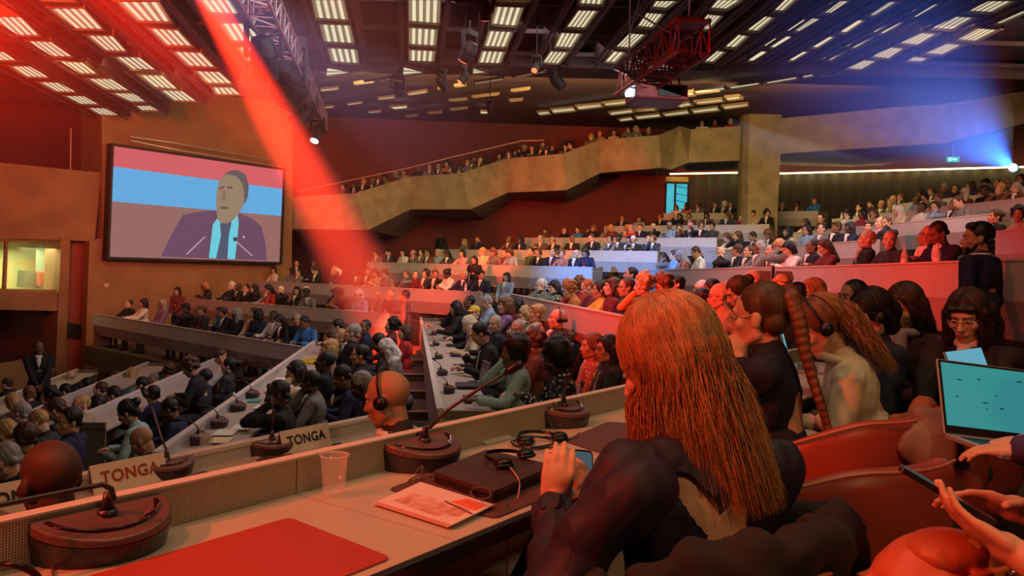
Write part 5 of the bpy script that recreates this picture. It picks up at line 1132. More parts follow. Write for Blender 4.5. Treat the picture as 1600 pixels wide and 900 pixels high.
cable([on_desk(797, 730, .778), on_desk(808, 745, .776), on_desk(812, 760, .76), PZ(806, 790, .735), P(797, 830, 1.62), P(792, 870, 1.6), P(794, 930, 1.58)], 'pale headphone cable hanging down over the desk edge', m=mat('cable_pale', (.45, .28, .26), .4))
r = random.Random(9); pts = [on_desk(838 + 34 * math.cos(i * 1.3) + r.uniform(-8, 8), 691 + 9 * math.sin(i * 1.3) + r.uniform(-3, 3), Zd + .004 + .004 * (i % 3)) for i in range(17)] + [on_desk(890, 688, Zd), on_desk(905, 676, Zd)]
cable(pts, 'tangled black cable beside the last microphone', .0020, BLACKP)
cable([on_desk(860, 658, .765), on_desk(868, 676, .75), on_desk(893, 688, Zd), on_desk(904, 683, Zd)], 'thin grey lead trailing from the last microphone', .0014)
cable([on_desk(100, 872, .755), on_desk(88, 878, Zd), on_desk(84, 900, Zd), on_desk(120, 925, Zd)], 'thin lead under the bent microphone', .0016)
cable([on_desk(-40, 905, .76), on_desk(0, 884, .80), on_desk(35, 886, .80), on_desk(62, 905, .77), on_desk(66, 935, .75)], 'black curved headphone band at the bottom left corner', .0055, BLACKP, name='headphone_band')['category'] = 'headphones'

# name cards on the desk below, their lettering
H0 = H['m0']; zm0 = H0[4] + .74
def text(s, size, m, parent, M):
    c = bpy.data.curves.new('lettering', 'FONT'); c.body = s; c.size = size; c.align_x = 'CENTER'; c.align_y = 'CENTER'; c.extrude = .0006; c.offset = .0012; c.space_character = 1.08
    o = bpy.data.objects.new('tmp', c); COL.objects.link(o); me = bpy.data.meshes.new_from_object(o.evaluated_get(bpy.context.evaluated_depsgraph_get())); bpy.data.objects.remove(o); me.materials.clear(); return ob('lettering', me, m, parent, M)
card_m = mat('card_white', (.66, .58, .46), .7); brown_ink = mat('brown_ink', (.32, .06, .02), .6); black_ink = mat('black_ink', (.02, .02, .02), .6)
def name_card(px, py, label, ink, rot=0, wdt=.30, hgt=.105, body='TONGA', z=None):
    p = PZ(px, py, z or zm0); f = -H['m0'][3].copy(); p = p + f * .02; rz = math.atan2(f.y, f.x) + math.pi / 2
    t = empty('name_card', p, rz, label, 'name card', 'TONGA name cards'); b = MB(); a = R(18)
    front = [V((-wdt / 2, 0, 0)), V((wdt / 2, 0, 0)), V((wdt / 2, .035, hgt)), V((-wdt / 2, .035, hgt))]; b.prism(front, (0, .002, 0)); bk = [V((-wdt / 2, .07, 0)), V((wdt / 2, .07, 0)), V((wdt / 2, .037, hgt)), V((-wdt / 2, .037, hgt))]; b.prism(bk, (0, .002, 0)); b.build('folded_card', card_m, t)
    M = Matrix.Translation((0, .0155, hgt * .52)) @ Matrix.Rotation(R(90) - math.atan2(.035, hgt), 4, 'X'); text(body, .062, ink, t, M); return t
name_card(203, 760, 'white TONGA name card with brown letters, behind the lower left microphone', brown_ink, -18)
name_card(478, 702, 'white TONGA name card with black letters, left of the headphone man', black_ink, -14)
name_card(28, 800, 'white TONGA name card half hidden by the dark bald head', black_ink, -18)
for px, py, L in ((262, 743, 'microphone unit in front of the brown lettered TONGA card'), (427, 708, 'microphone unit in front of the black lettered TONGA card')):
    m = PZ(px, py, zm0); mic_unit(m, NA * 1.0, [(0, .05, .14), (.0, .12, .24), (.0, .18, .30)] if px < 300 else [(0, .01, .2), (0, .03, .27)], L, 1.0)
pad([PZ(275, 752, zm0), PZ(290, 765, zm0), PZ(335, 742, zm0), PZ(318, 737, zm0)], .004, pad_d, 'desk_pad', 'dark pad right of the brown lettered TONGA card', 'desk pad', z=zm0 + .001)
pad([PZ(398, 720, zm0), PZ(430, 727, zm0), PZ(478, 714, zm0), PZ(445, 708, zm0)], .004, pad_d, 'desk_pad', 'dark pad below the black lettered TONGA card', 'desk pad', z=zm0 + .001)
pad([PZ(385, 710, zm0), PZ(402, 716, zm0), PZ(425, 707, zm0), PZ(408, 702, zm0)], .002, PAPER, 'paper_sheet', 'pale paper beside the black lettered TONGA card', 'paper', z=zm0 + .001, r=.004)
cup(PZ(322, 712, zm0 + .0), 'small clear cup on the desk between the TONGA cards')
# things on the desk behind the slanting rail
Z1 = H['m1'][4] + .74 
for i, (px, py) in enumerate(((312, 690), (342, 665), (372, 640), (394, 620), (425, 585))):
    m = PZ(px, py, Z1); mic_unit(m, NM, [(0, .03, .13), (0, .08, .17), (0, .14, .17)], f'microphone unit behind the slanting rail, {ORD[i]} from the near end', 1.0, 'microphone units along the slanting rail')
for i, (px, py, w_, m, L) in enumerate(((345, 688, .22, mat('cream_book', (.72, .60, .30), .6), 'cream sheet'), (352, 676, .24, PAPER, 'white sheet'), (378, 668, .22, PAPER, 'open white booklet'), (398, 650, .24, pad_d, 'dark pad'), (410, 636, .2, PAPER, 'white sheet'), (398, 626, .18, mat('green_folder', (.05, .35, .30), .5), 'green folder'), (425, 612, .2, pad_d, 'dark pad'), (440, 592, .2, PAPER, 'white sheet'))):
    p = PZ(px, py, Z1 + .002); q = [p + UM * a + NM * c for a, c in ((-w_ / 2, -w_ * .35), (w_ / 2, -w_ * .35), (w_ / 2, w_ * .35), (-w_ / 2, w_ * .35))]
    pad(q, .004, m, 'paper_sheet' if 'sheet' in L else 'desk_item', f'{L} on the rail desk, {ORD[i]} from the near end', 'paper' if m is PAPER else 'stationery', z=Z1 + .002, r=.005)
for o in bpy.data.objects:
    if o.name.startswith('desk_item'): o.name = o.name.replace('desk_item', 'folder')
Zg = H['rg'][4] + .74
for i, (px, py) in enumerate(((742, 625), (728, 604), (722, 574), (715, 556), (708, 541), (702, 529), (698, 518), (692, 508))):
    p = PZ(px, py, Zg); q = [p + UM * a + NM * c for a, c in ((-.15, -.17), (.15, -.17), (.15, .10), (-.15, .10))]
    pad(q, .022, mat('notebook_dark', (.03, .028, .03), .5), 'notebook', f'dark closed notebook on the notebook desks, {ORD[i]} from the near end', 'notebook', z=Zg + .001, r=.01)['group'] = 'dark notebooks in a line'
p = PZ(752, 632, Zg); b = MB(); b.box(p + V((0, 0, .012)), (.16, .03, .012), Matrix.Rotation(R(5), 3, 'Z')); tag(b.build('pen_tray', mat('silver', (.6, .6, .6), .3, .5), bevel=.004), 'small silver bar at the near end of notebook desks', 'pen')
for i, (px, py) in enumerate(((700, 612), (690, 585), (684, 560), (680, 540), (677, 524))):
    m = PZ(px, py, Zg); mic_unit(m, NM, [(0, .02, .12), (.02, .08, .17)], f'small microphone unit along the pale rail, {ORD[i]} from the near end', .9, 'microphone units by the notebooks')
def laptop(loc, rz, label, w_=.32, d_=.22, open_=105, scr_m=None, body=None, s=1.0, skew=0):
    t = empty('laptop', loc, rz, label, 'laptop'); t.scale = (s,) * 3; body = body or mat('laptop_silver', (.5, .5, .5), .35, .6)
    b = MB(); b.box((0, 0, .008), (w_, d_, .014)); b.build('keyboard_base', body, t, bevel=.003); b = MB(); b.box((0, .03, .0156), (w_ * .86, d_ * .42, .001)); b.build('keys', BLACKP, t); b = MB(); b.box((0, -.06, .0156), (w_ * .3, d_ * .25, .001)); b.build('trackpad', mat('trackpad', (.35, .35, .36), .3), t)
    L = empty('lid', (0, d_ / 2, .014)); L.parent = t; L.rotation_euler = (R(-(open_ - 90)), 0, 0)
    b = MB(); b.box((0, .004, d_ / 2), (w_, .007, d_)); lid = b.build('lid_shell', body, t, bevel=.002); lid.matrix_local = Matrix.Translation((0, d_ / 2, .014)) @ Matrix.Rotation(R(-(open_ - 90)), 4, 'X')
    b = MB(); b.box((0, -.0005, d_ / 2 + .0), (w_ * .985, .002, d_ * .97)); bz = b.build('bezel', BLACKP, lid)
    b = MB(); b.box((0, -.002, d_ / 2 + .008), (w_ * .94, .001, d_ * .84)); b.build('screen', scr_m or mat('screen_teal', (.03, .30, .36), .25, emit=.75), lid)
    bpy.data.objects.remove(L); return t, lid
laptop(PZ(737, 600, Zg), R(-75), 'open silver laptop in front of the pale-teal jacket', scr_m=mat('screen_off', (.1, .1, .1), .2), open_=100)
# ================================================================== THE NEAREST PEOPLE, THEIR CHAIRS AND THINGS
chair_red = mat('chair_leather', (.36, .055, .035), .42, noise=.08, scale=6, bump=.05); chair_in = mat('chair_inner', (.16, .03, .03), .6)
def tub_chair(loc, face, label, s=1.0, first=[None]):
    rz = math.atan2(face.y, face.x) - math.pi / 2
    if first[0] is None:
        t = empty('tub_chair', loc, rz, label, 'chair', 'red leather tub chairs')
        b = MB(); N = 26; rings = []
        for i in range(N + 1):
            a = R(-200 + i * 220 / N + 0) ; a = R(180 + 10 - 0) * 0 + R(-10) - R(200) * i / N      # from right arm round the back to the left arm
            k = abs(i / N - .5) * 2; top = .84 - .20 * max(0, (k - .25) / .75) ** 1.3
            rx, ry = .30, .29; c = V((rx * math.cos(a), ry * math.sin(a) + .02, 0)); o_ = V((math.cos(a), math.sin(a), 0))
            if k > .86: c = V((c.x, c.y + (k - .86) * 1.4, 0)); o_ = V((math.copysign(1, c.x), 0, 0))
            rings.append([c + V((0, 0, .28)), c + o_ * .05 + V((0, 0, .28)), c + o_ * .085 + V((0, 0, top - .05)), c + o_ * .075 + V((0, 0, top)), c + o_ * .035 + V((0, 0, top + .012)), c + o_ * .005 + V((0, 0, top - .02))])
        vs = [v for r_ in rings for v in r_]; fs = []
        for i in range(N):
            for j in range(6): fs.append((i * 6 + j, i * 6 + (j + 1) % 6, (i + 1) * 6 + (j + 1) % 6, (i + 1) * 6 + j))
        fs += [tuple(range(6))[::-1], tuple(N * 6 + j for j in range(6))]; b.add(vs, fs)
        o = b.build('backrest_shell', chair_red, t, smooth=True); md = o.modifiers.new('s', 'SUBSURF'); md.levels = 1; md.render_levels = 1
        b = MB(); b.tube([r_[3] + V((0, 0, .002)) for r_ in rings], .004, 6); b.build('piping', mat('piping', (.5, .16, .10), .4), t, smooth=True)
        b = MB(); b.cap((-.18, .02, .42), (.18, .02, .42), .05); b.ell((0, .04, .42), (.25, .26, .06)); b.build('seat_cushion', chair_in, t, smooth=True)
        b = MB(); b.tube([(0, .03, .36), (0, .03, .03)], .03, 12); b.tube([(0, .03, .03), (0, .03, .0)], [.2, .22], 20); b.build('pedestal', BLACKP, t); first[0] = t; KIDS[t.name] = list(t.children); return t
    c = copy_tree(first[0]); c.location = loc; c.rotation_euler = (0, 0, rz); c['label'] = label; return c
FA = NA.copy()
CH = [((.30, 1.50), V((-.57, .82, 0)), 'red tub chair under the red haired woman'), ((.78, 2.02), V((-.74, .67, 0)), 'empty red tub chair beside the red haired woman, its back large'), ((1.04, 2.62), FA, 'red tub chair under the braided woman in navy'),
 ((1.50, 3.02), V((-.85, .5, 0)), 'red tub chair under the woman in the cream sweater'), ((2.12, 3.72), V((-.85, .2, 0)), 'red tub chair under the pale faced woman in navy'), ((2.42, 4.1), V((-1, .0, 0)), 'red tub chair under the pink scarf woman'), ((2.62, 3.72), V((-.8, -.3, 0)), 'red tub chair under the seated woman in glasses and black'),
 ((1.72, 1.74), FA, 'red tub chair under the laptop user at the right edge'), ((1.12, .88), V((-.9, .4, 0)), 'red tub chair under the phone user at the right edge')]
for (x, y), f, L in CH: tub_chair(V((x, y, 0)), f, L).scale = (1, 1, .93) if x == .30 else (1, 1, 1)

from mathutils.bvhtree import BVHTree
def strands(name, HM, parent, mats, n=900, L=(.18, .34), wave=.006, seedv=3, r0=.0011, spread=.03, center=(0, -.022, .044), rad=(.091, .101, .098), G=(0, 0, -1), back=0.0, phi0=-180, phi1=180, front=50):
    rr = random.Random(seedv); curs = []
    for mi in range(len(mats)):
        c = bpy.data.curves.new(name, 'CURVE'); c.dimensions = '3D'; c.bevel_depth = r0; c.bevel_resolution = 0; c.use_fill_caps = False; curs.append(c)
    C = V(center); bv = BVHTree.FromPolygons([v.co for v in parent.data.vertices], [tuple(p.vertices) for p in parent.data.polygons])
    for i in range(n):
        phi = R(rr.uniform(phi0, phi1)); th0 = R(rr.uniform(0, 35) if rr.random() < .5 else rr.uniform(20, 75)); Ln = rr.uniform(*L); sp = rr.uniform(.0, 1)
        x0 = math.cos(phi); 
        # phi = 90 is the face side: sweep it out to the temples
        f = math.degrees((phi - R(90) + math.pi) % (2 * math.pi) - math.pi)
        pts = []; w1, w2, ph = rr.uniform(.5, 1.5) * wave, rr.uniform(.5, 1.5) * wave, rr.uniform(0, 6)
        sgn = 1 if f >= 0 else -1
        for k in range(9):
            u = k / 8; th = th0 + (R(100) - th0) * u; ff = f
            if abs(f) < front: ff = sgn * (abs(f) + (front - abs(f)) * min(1, u * 1.6) + 6 * u)
            p = R(90 + ff); s = 1 + .012 * sp + .006 * math.sin(u * 9 + ph)
            pts.append(C + V((rad[0] * math.sin(th) * math.cos(p) * s, rad[1] * math.sin(th) * math.sin(p) * s, rad[2] * math.cos(th) * s)))
        e = pts[-1].copy(); od = V((e.x, e.y, 0)).normalized()
        for k in range(1, 10):
            u = k / 9; q = e + V(G) * (Ln * u) + od * (spread * (u ** 1.2) * (.3 + sp)) + V((0, -back * u, 0)) + V((math.sin(u * 8 + ph) * w1, math.cos(u * 7 + ph) * w2, 0)) * (1 + u); pts.append(q)
        e_ = rr.uniform(.0006, .005)
        for j, q in enumerate(pts):
            loc, nor, _, dist = bv.find_nearest(q)
            if loc is not None and (q - loc).dot(nor) < e_: pts[j] = loc + nor * e_
            elif j < 12 and dist > .012: pts[j] = loc.lerp(q, .4)
        c = curs[rr.randrange(len(mats)) if rr.random() < .75 else 0]; sp_ = c.splines.new('POLY'); sp_.points.add(len(pts) - 1)
        for j, q in enumerate(pts): sp_.points[j].co = (q.x, q.y, q.z, 1); sp_.points[j].radius = 1.0 if j < len(pts) - 4 else .9 - .2 * (j - len(pts) + 4)
    for mi, c in enumerate(curs):
        o = bpy.data.objects.new('tmp', c); COL.objects.link(o); me = bpy.data.meshes.new_from_object(o.evaluated_get(bpy.context.evaluated_depsgraph_get())); bpy.data.objects.remove(o)
        me.name = name; ob('hair_strands', me, mats[mi], parent)['kind'] = 'stuff'
def hero(px, py, d, face, fig, look, label, hair_me=None, hair_m=None, scale=1.0, extra=True):
    HMt = fig['HM'].translation; f2 = face.normalized(); s2 = V((f2.y, -f2.x, 0)); hp = P(px, py, d)
    p = hp - (f2 * HMt.y + s2 * HMt.x) * scale - V((0, 0, HMt.z * scale)); rz = math.atan2(face.y, face.x) - math.pi / 2
    t = ob('person', fig['body'], [SKIN[look['skin']], EYE_W, EYE_D, LIP]); t.location = p; t.rotation_euler = (0, 0, rz); t.scale = (scale,) * 3; tag(t, label, 'person')
    tp = ob('top', fig['top'], look['top'], t); ob('trousers', fig['trousers'], [look.get('trousers', CLOTH['charcoal']), SHOE], t)
    hr = None
    if hair_me: hr = ob('hair', hair_me, hair_m, t, fig['HM'])
    return t, tp, hr
def to_local(px, py, d, root_guess, face, scale=1.0):    # a seen point in a person's own frame
    v = (P(px, py, d) - root_guess) / scale; v.rotate(Euler((0, 0, -(math.atan2(face.y, face.x) - math.pi / 2)))); return v
def fm(n, base, noise=.2, sc=6, bump=.35, rough=.8): return mat(n, base, rough, noise=noise, scale=sc, bump=bump)
# ---- the red haired woman
FW = V((-.57, .82, 0)); HP = P(1043, 572, 1.5)
def groot(hp, f, lean, pit, sc=1.0): return hp - f.normalized() * (lean * 1.15 + .018 + pit * .0012) * sc - V((0, 0, 1.185 * sc))
g = groot(HP, FW, .05, 24, .97)
lw = to_local(866, 790, 1.50, g, FW, .97); rw = to_local(925, 790, 1.66, g, FW, .97)
fw = figure('red_haired', lean=.05, yaw=14, pit=24, fem=True, voxel=.0045, parts_voxel=.006, curl=.55, hands={-1: lw, 1: rw}, handdir={-1: ((.22, .12, 1), (-.55, -.8, .15)), 1: ((-.4, .1, 1), (.3, -.9, .1))}, body_fit=.90, width=1.04)
# open back of the blouse: drop the cloth over two patches, the skin of the back shows
cz = fw['chest'].z
bm = bmesh.new(); bm.from_mesh(fw['top']); dele = []
for f in bm.faces:
    c = f.calc_center_median()
    if c.y < fw['chest'].y - .02:
        e1 = ((c.x - .055) / .075) ** 2 + ((c.z - (cz - .005)) / .060) ** 2; e2 = ((c.x + .045 + (c.z - cz) * .5) / .026) ** 2 + ((c.z - (cz + .045)) / .055) ** 2
        if e1 < 1 or e2 < 1: dele.append(f)
bmesh.ops.delete(bm, geom=dele, context='FACES')
be = [v for v in bm.verts if v.is_boundary]
for _ in range(12): bmesh.ops.smooth_vert(bm, verts=be, factor=.5, use_axis_x=True, use_axis_y=True, use_axis_z=True)
bm.to_mesh(fw['top']); bm.free()
for p in fw['top'].polygons: p.use_smooth = True
blouse = fm('midnight_blouse', (.020, .014, .035), .25, 5, .3, .62)
GIN = [mat('ginger_' + k, c, .42, noise=.35, scale=70, kind='streak', spec=.6) for k, c in dict(a=(.42, .16, .05), b=(.56, .30, .10), c=(.22, .08, .028)).items()]
GW = (fw['HM'].to_3x3().inverted() @ V((.20, -.22, -1))).normalized(); b = MB(); b.ell((0, -.022, .044), (.094, .104, .101), None, 28, 18)
_c = lambda x, y, z, L, ra, rb: b.cap((x, y, z), V((x * 1.1, y, z)) + GW * L, ra, rb, 16)
_c(0, -.045, .0, .16, .085, .050); _c(.050, -.04, .0, .24, .064, .034); _c(-.045, -.04, .0, .17, .058, .025); _c(.02, -.06, .0, .22, .058, .03); _c(.072, -.012, .02, .22, .036, .026); _c(-.070, -.012, .02, .16, .030, .014)
hwm = blob(b, 'ginger_hair', .006, 25)
tw, topw, hw = hero(1043, 572, 1.5, FW, fw, dict(skin='light', top=blouse), 'woman from behind with long red hair and dark open-back blouse holding a phone', hwm, GIN[0], .97)
strands('strands', fw['HM'], hw, GIN, 8500, (.16, .36), .005, 5, .0007, .024, rad=(.098, .108, .105), back=.0, G=GW, front=28)
lwrist = fw['arms'][-1][2]; elb = fw['arms'][-1][1]; dd = (lwrist - elb).normalized(); b = MB(); x_, y_, _ = frame(dd)
for k in range(18):
    a = 2 * math.pi * k / 18; rr_ = .034 + .006 * (k % 2); c = lwrist - dd * .03 + (x_ * math.cos(a) + y_ * math.sin(a)) * rr_; b.cap(c - dd * .012, c + dd * .016, .008, .009, 6)
ob('cuff_frill', blob(b, 'frill', .005, 1), blouse, tw)
b = MB(); 
for k in range(3):
    b.cap(V((.155 + .02 * k, -.02, fw['arms'][1][0].z - .02)), V((.16, .0, fw['arms'][1][0].z - .10)), .056, .054)
    b.cap(V((-.155 - .02 * k, -.01, fw['arms'][-1][0].z - .02)), (fw['arms'][-1][0] + fw['arms'][-1][1]) / 2 + V((-.01, 0, 0)), .056, .056)
b.cap((fw['arms'][-1][0] + fw['arms'][-1][1]) / 2, elb, .056, .056); b.cap(elb, lwrist - dd * .05, .056, .038)
ob('puffed_sleeve', wrinkle(blob(b, 'sleeves', .006, 6), .005, (12, 12, 6)), blouse, tw)
# phone in her hands
def phone(loc, normal, up, label, m_scr, w_=.074, h_=.155, group=None):
    n = normal.normalized(); u = (up - n * up.dot(n)).normalized(); x = u.cross(n); M = Matrix((x, u, n)).transposed().to_4x4(); M.translation = loc
    t = empty('smartphone', (0, 0, 0), 0, label, 'phone'); t.matrix_world = M
    b = MB(); q = rounded([V((-w_ / 2, -h_ / 2, -.004)), V((w_ / 2, -h_ / 2, -.004)), V((w_ / 2, h_ / 2, -.004)), V((-w_ / 2, h_ / 2, -.004))], .010); b.prism(q, (0, 0, .008)); b.build('phone_case', BLACKP, t)
    b = MB(); q = rounded([V((-w_ * .46, -h_ * .47, .0042)), V((w_ * .46, -h_ * .47, .0042)), V((w_ * .46, h_ * .47, .0042)), V((-w_ * .46, h_ * .47, .0042))], .007); b.prism(q, (0, 0, .0006)); s = b.build('screen', m_scr, t)
    return t, s
pt, ps = phone(P(903, 756, 1.68), V((.25, -.85, .55)), V((.05, .3, 1)), 'smartphone with lit chat screen in the red haired woman\'s hand', mat('phone_screen', (.05, .12, .16), .2, emit=.6))
b = MB(); 
for k in range(7): b.box((-.006 + .006 * (k % 2), .045 - k * .013, .0052), (.045 - .012 * (k % 3), .003, .0004))
b.box((.0, -.058, .0052), (.055, .025, .0004)); b.build('text_lines', mat('phone_text', (.5, .65, .7), .3, emit=.7), ps)

# ---- the braided woman
FB_ = V((-.88, .47, 0)); HB = P(1186, 497, 2.78); gb = groot(HB, FB_, .05, 6)
fb = figure('braided', lean=.05, yaw=-4, pit=6, fem=True, voxel=.006, parts_voxel=.008, hands={-1: to_local(1155, 566, 2.75, gb, FB_), 1: V((.08, .36, .78))}, handdir={-1: ((.35, .1, 1), (-.6, -.7, .2))}, curl=.9, body_fit=.88)
NAVY = fm('navy_wool', (.012, .014, .035)); b = MB(); b.ell((0, -.024, .044), (.083, .096, .091), None, 20, 13); b.cap((0, -.07, .04), (0, -.11, .04), .06, .035); b.cap((-.03, -.06, -.02), (.03, -.06, -.02), .045)
tb, _, hb = hero(1186, 497, 2.78, FB_, fb, dict(skin='light', top=NAVY), 'woman in navy with a long brown braid, hand at her chin', blob(b, 'pulled_hair', .006, 2), HAIR['brown'])
b = MB(); q0 = V((.0, -.12, .06)); path = [q0, V((-.02, -.145, -.02)), V((-.03, -.155, -.12)), V((-.035, -.175, -.22)), V((-.04, -.20, -.32)), V((-.04, -.215, -.40))]
def bez(path, t): n = len(path) - 1; i = min(int(t * n), n - 1); return path[i].lerp(path[i + 1], t * n - i)
b.ell(q0, (.04, .035, .04))
for k in range(18):
    t = k / 17; c = bez(path, t); r_ = .040 * (1 - .5 * t)
    for s in (-1, 1): b.ell(c + V((s * r_ * .40, 0, -.011 * s)), (r_ * .80, r_ * .72, .021), Matrix.Rotation(R(38 * s), 3, 'Y'))
ob('braid', blob(b, 'braid', .004, 5), HAIR['chestnut'], hb)
ob('glasses', GLASSES, mat('gold_wire', (.6, .4, .2), .3, .8), tb, fb['HM'])
# ---- the woman in the cream sweater, bent forward with headphones
FC = V((-.93, .36, 0))
fc_ = figure('sweater', lean=.16, yaw=6, pit=34, fem=True, voxel=.006, parts_voxel=.008, hands={-1: V((-.08, .36, .72)), 1: V((.08, .38, .74))}, body_fit=.78, width=1.12, sag=.02)
CREAM = mat('cream_sweater', (.62, .54, .40), .95, noise=.16, scale=9, bump=1.0)
b = MB(); b.ell((0, -.022, .044), (.086, .098, .093), None, 20, 13); b.cap((0, -.09, .02), (0, -.12, -.06), .045, .04); GC = (fc_['HM'].to_3x3().inverted() @ V((0, -.75, -1))).normalized(); b.cap((0, -.12, -.0), V((0, -.13, 0)) + GC * .26, .045, .022)
tc, _, hc_ = hero(1284, 512, 3.15, FC, fc_, dict(skin='light', top=CREAM), 'woman in cream sweater bent forward, black headphones over reddish brown hair', blob(b, 'tied_hair', .006, 2), HAIR['chestnut'], 1.0)
strands('strands', fc_['HM'], hc_, [HAIR['chestnut'], HAIR['blond'], GIN[2]], 800, (.10, .32), .007, 11, .0008, .004, rad=(.089, .101, .097), back=.0, phi0=-150, phi1=-30, G=GC)
ob('headband', HEADBAND, BLACKP, tc, fc_['HM']); [ob('ear_cup', e, BLACKP, tc, fc_['HM']) for e in EARCUP]
b = MB(); n = fc_['neck']; b.tube([n + V((.078 * math.cos(R(a)), .01 + .07 * math.sin(R(a)), .0 + .015 * math.sin(R(a)))) for a in range(0, 361, 20)], .020, 10)
ob('cowl_collar', blob(b, 'collar_folds', .007, 3), CREAM, tc)
# ---- pale faced woman in navy
FD = V((-.97, -.12, 0)); fd = figure('pale', lean=.04, yaw=0, pit=14, fem=True, voxel=.006, hands={-1: V((-.05, .30, .70)), 1: V((.07, .30, .70))})
b = MB(); b.ell((0, -.026, .044), (.088, .102, .097), None, 20, 13); b.cap((0, -.08, .01), (0, -.10, -.07), .065, .05); b.ell((0, -.13, .0), (.05, .04, .06))
td, _, hd_ = hero(1357, 494, 3.75, FD, fd, dict(skin='light', top=NAVY), 'pale faced woman in navy with black hair tied low and an earpiece', blob(b, 'low_bun', .006, 2), HAIR['black'])
ob('headband', HEADBAND, BLACKP, td, fd['HM']); [ob('ear_cup', e, BLACKP, td, fd['HM']) for e in EARCUP]
# ---- woman with the pink scarf
FE = V((-.9, -.42, 0)); fe = figure('scarf_w', lean=.02, yaw=4, pit=20, fem=True, voxel=.006, hands={-1: V((-.05, .28, .72)), 1: V((.06, .30, .72))})
te, _, he = hero(1413, 482, 4.1, FE, fe, dict(skin='tan', top=fm('plum_cardigan', (.06, .012, .02))), 'woman looking down with long dark hair and a pale pink scarf', HAIRM['long'], HAIR['brown'])
b = MB(); n = fe['neck']; 
for k in range(14): a = R(k * 360 / 14); b.cap(n + V((.07 * math.cos(a), .02 + .07 * math.sin(a), .0)), n + V((.07 * math.cos(a + .45), .02 + .07 * math.sin(a + .45), -.005)), .026)
b.cap(n + V((-.02, .09, -.02)), n + V((-.04, .13, -.26)), .035, .04); b.cap(n + V((.03, .09, -.02)), n + V((.035, .14, -.30)), .032, .036)
ob('scarf', blob(b, 'scarf', .006, 1), fm('pink_scarf', (.60, .33, .34), .1, 12, .5), te)
strands('strands', fe['HM'], he, [HAIR['brown'], HAIR['black']], 1000, (.12, .28), .006, 22, .0010, .02, front=50)
strands('strands', fd['HM'], hd_, [HAIR['black']], 500, (.0, .03), .002, 23, .0010, .0, rad=(.090, .104, .099), front=62)
# ---- woman in glasses, black clothes
FG = V((-.80, -.60, 0)); fg = figure('glasses_w', lean=.0, yaw=4, pit=20, fem=True, voxel=.006, hands={-1: V((-.03, .33, .64)), 1: V((.05, .35, .66))}, width=1.05, curl=.5)
b = MB(); b.ell((0, -.024, .044), (.086, .099, .094), None, 20, 13); b.cap((-.05, .070, .066), (.05, .070, .066), .017, .017)
for s in (-1, 1): b.cap((.078 * s, .02, .03), (.086 * s, .01, -.10), .024, .024); b.cap((.07 * s, -.05, .02), (.09 * s, -.05, -.17), .045, .04)
b.cap((0, -.08, 0), (0, -.10, -.2), .065, .05)
tg, _, hg = hero(1512, 496, 3.6, FG, fg, dict(skin='light', top=fm('black_jersey', (.014, .010, .013))), 'woman in glasses with dark fringe, black clothes, hands folded on her lap', blob(b, 'fringe_bob', .006, 2), HAIR['black'])
strands('strands', fg['HM'], hg, [HAIR['black'], HAIR['brown']], 1100, (.08, .24), .006, 21, .0010, .02, rad=(.089, .102, .097), front=40)
ob('glasses', GLASSES, mat('gold_wire', (.6, .4, .2), .3, .8), tg, fg['HM']); ob('shirt_front', PROTO['back']['shirt'], CLOTH['white'], tg, Matrix.Translation((0, .03, .02)))
# ---- standing man in navy
FS = V((-.60, .80, 0)); fs_ = figure('standing_man', stand=True, lean=.02, yaw=34, pit=2, voxel=.008, hands={1: V((.23, .05, .92)), -1: V((-.23, .05, .92))}, width=1.14)
b = MB(); b.ell((0, -.024, .046), (.084, .096, .092), None, 20, 13); b.cap((-.05, .04, .10), (.05, .04, .10), .03); b.cap((-.045, -.075, -.02), (.045, -.075, -.02), .026)
ts, _, hs = hero(1527, 374, 5.7, FS, fs_, dict(skin='tan', top=fm('navy_suit', (.020, .016, .06)), trousers=CLOTH['black']), 'man in navy suit standing with his back half turned at right', blob(b, 'styled_hair', .007, 2), HAIR['black'])
b = MB(); b.cap((-.045, .072, -.07), (.045, .072, -.07), .016); b.cap((-.050, .045, -.082), (.0, .074, -.098), .014); b.cap((.050, .045, -.082), (.0, .074, -.098), .014); b.cap((-.068, .02, -.04), (-.055, .05, -.085), .012); b.cap((.068, .02, -.04), (.055, .05, -.085), .012)
ob('beard', blob(b, 'beard', .006, 1), HAIR['black'], ts, fs_['HM'])
b = MB(); n = fs_['neck']; b.tube([n + V((.066 * math.cos(R(a)), .0 + .062 * math.sin(R(a)), .012)) for a in range(0, 361, 20)], .011, 8); ob('shirt_collar', b.mesh('collar', True), CLOTH['white'], ts)
# ---- bald man with headphones
FH = V((-.97, .24, 0)); HH = P(606, 624, 3.25); gh = groot(HH, FH, .10, 14)
fh = figure('bald_headphones', lean=.10, yaw=0, pit=14, voxel=.0055, parts_voxel=.008, hands={-1: to_local(528, 703, 3.3, gh, FH), 1: V((.12, .38, .76))}, handdir={-1: ((-.1, 1, -.1), (0, 0, 1))}, width=1.05, curl=.35)
th, _, _ = hero(606, 624, 3.25, FH, fh, dict(skin='tan', top=fm('black_coat', (.02, .016, .016))), 'bald man with black headphones and white patterned scarf beside the TONGA card')
ob('headband', HEADBAND, BLACKP, th, fh['HM']); [ob('ear_cup', e, BLACKP, th, fh['HM']) for e in EARCUP]
b = MB(); n = fh['neck']
for k in range(16): a = R(k * 360 / 16); b.cap(n + V((.085 * math.cos(a), .0 + .075 * math.sin(a), -.01)), n + V((.085 * math.cos(a + .4), .0 + .075 * math.sin(a + .4), -.012)), .018)
b.cap(n + V((-.05, .05, -.02)), n + V((-.05, .12, -.22)), .028, .03)
ob('scarf', blob(b, 'garland', .005, 1), mat('patterned_scarf', (.75, .70, .66), .8, kind='check', scale=30, col2=(.02, .02, .02)), th)
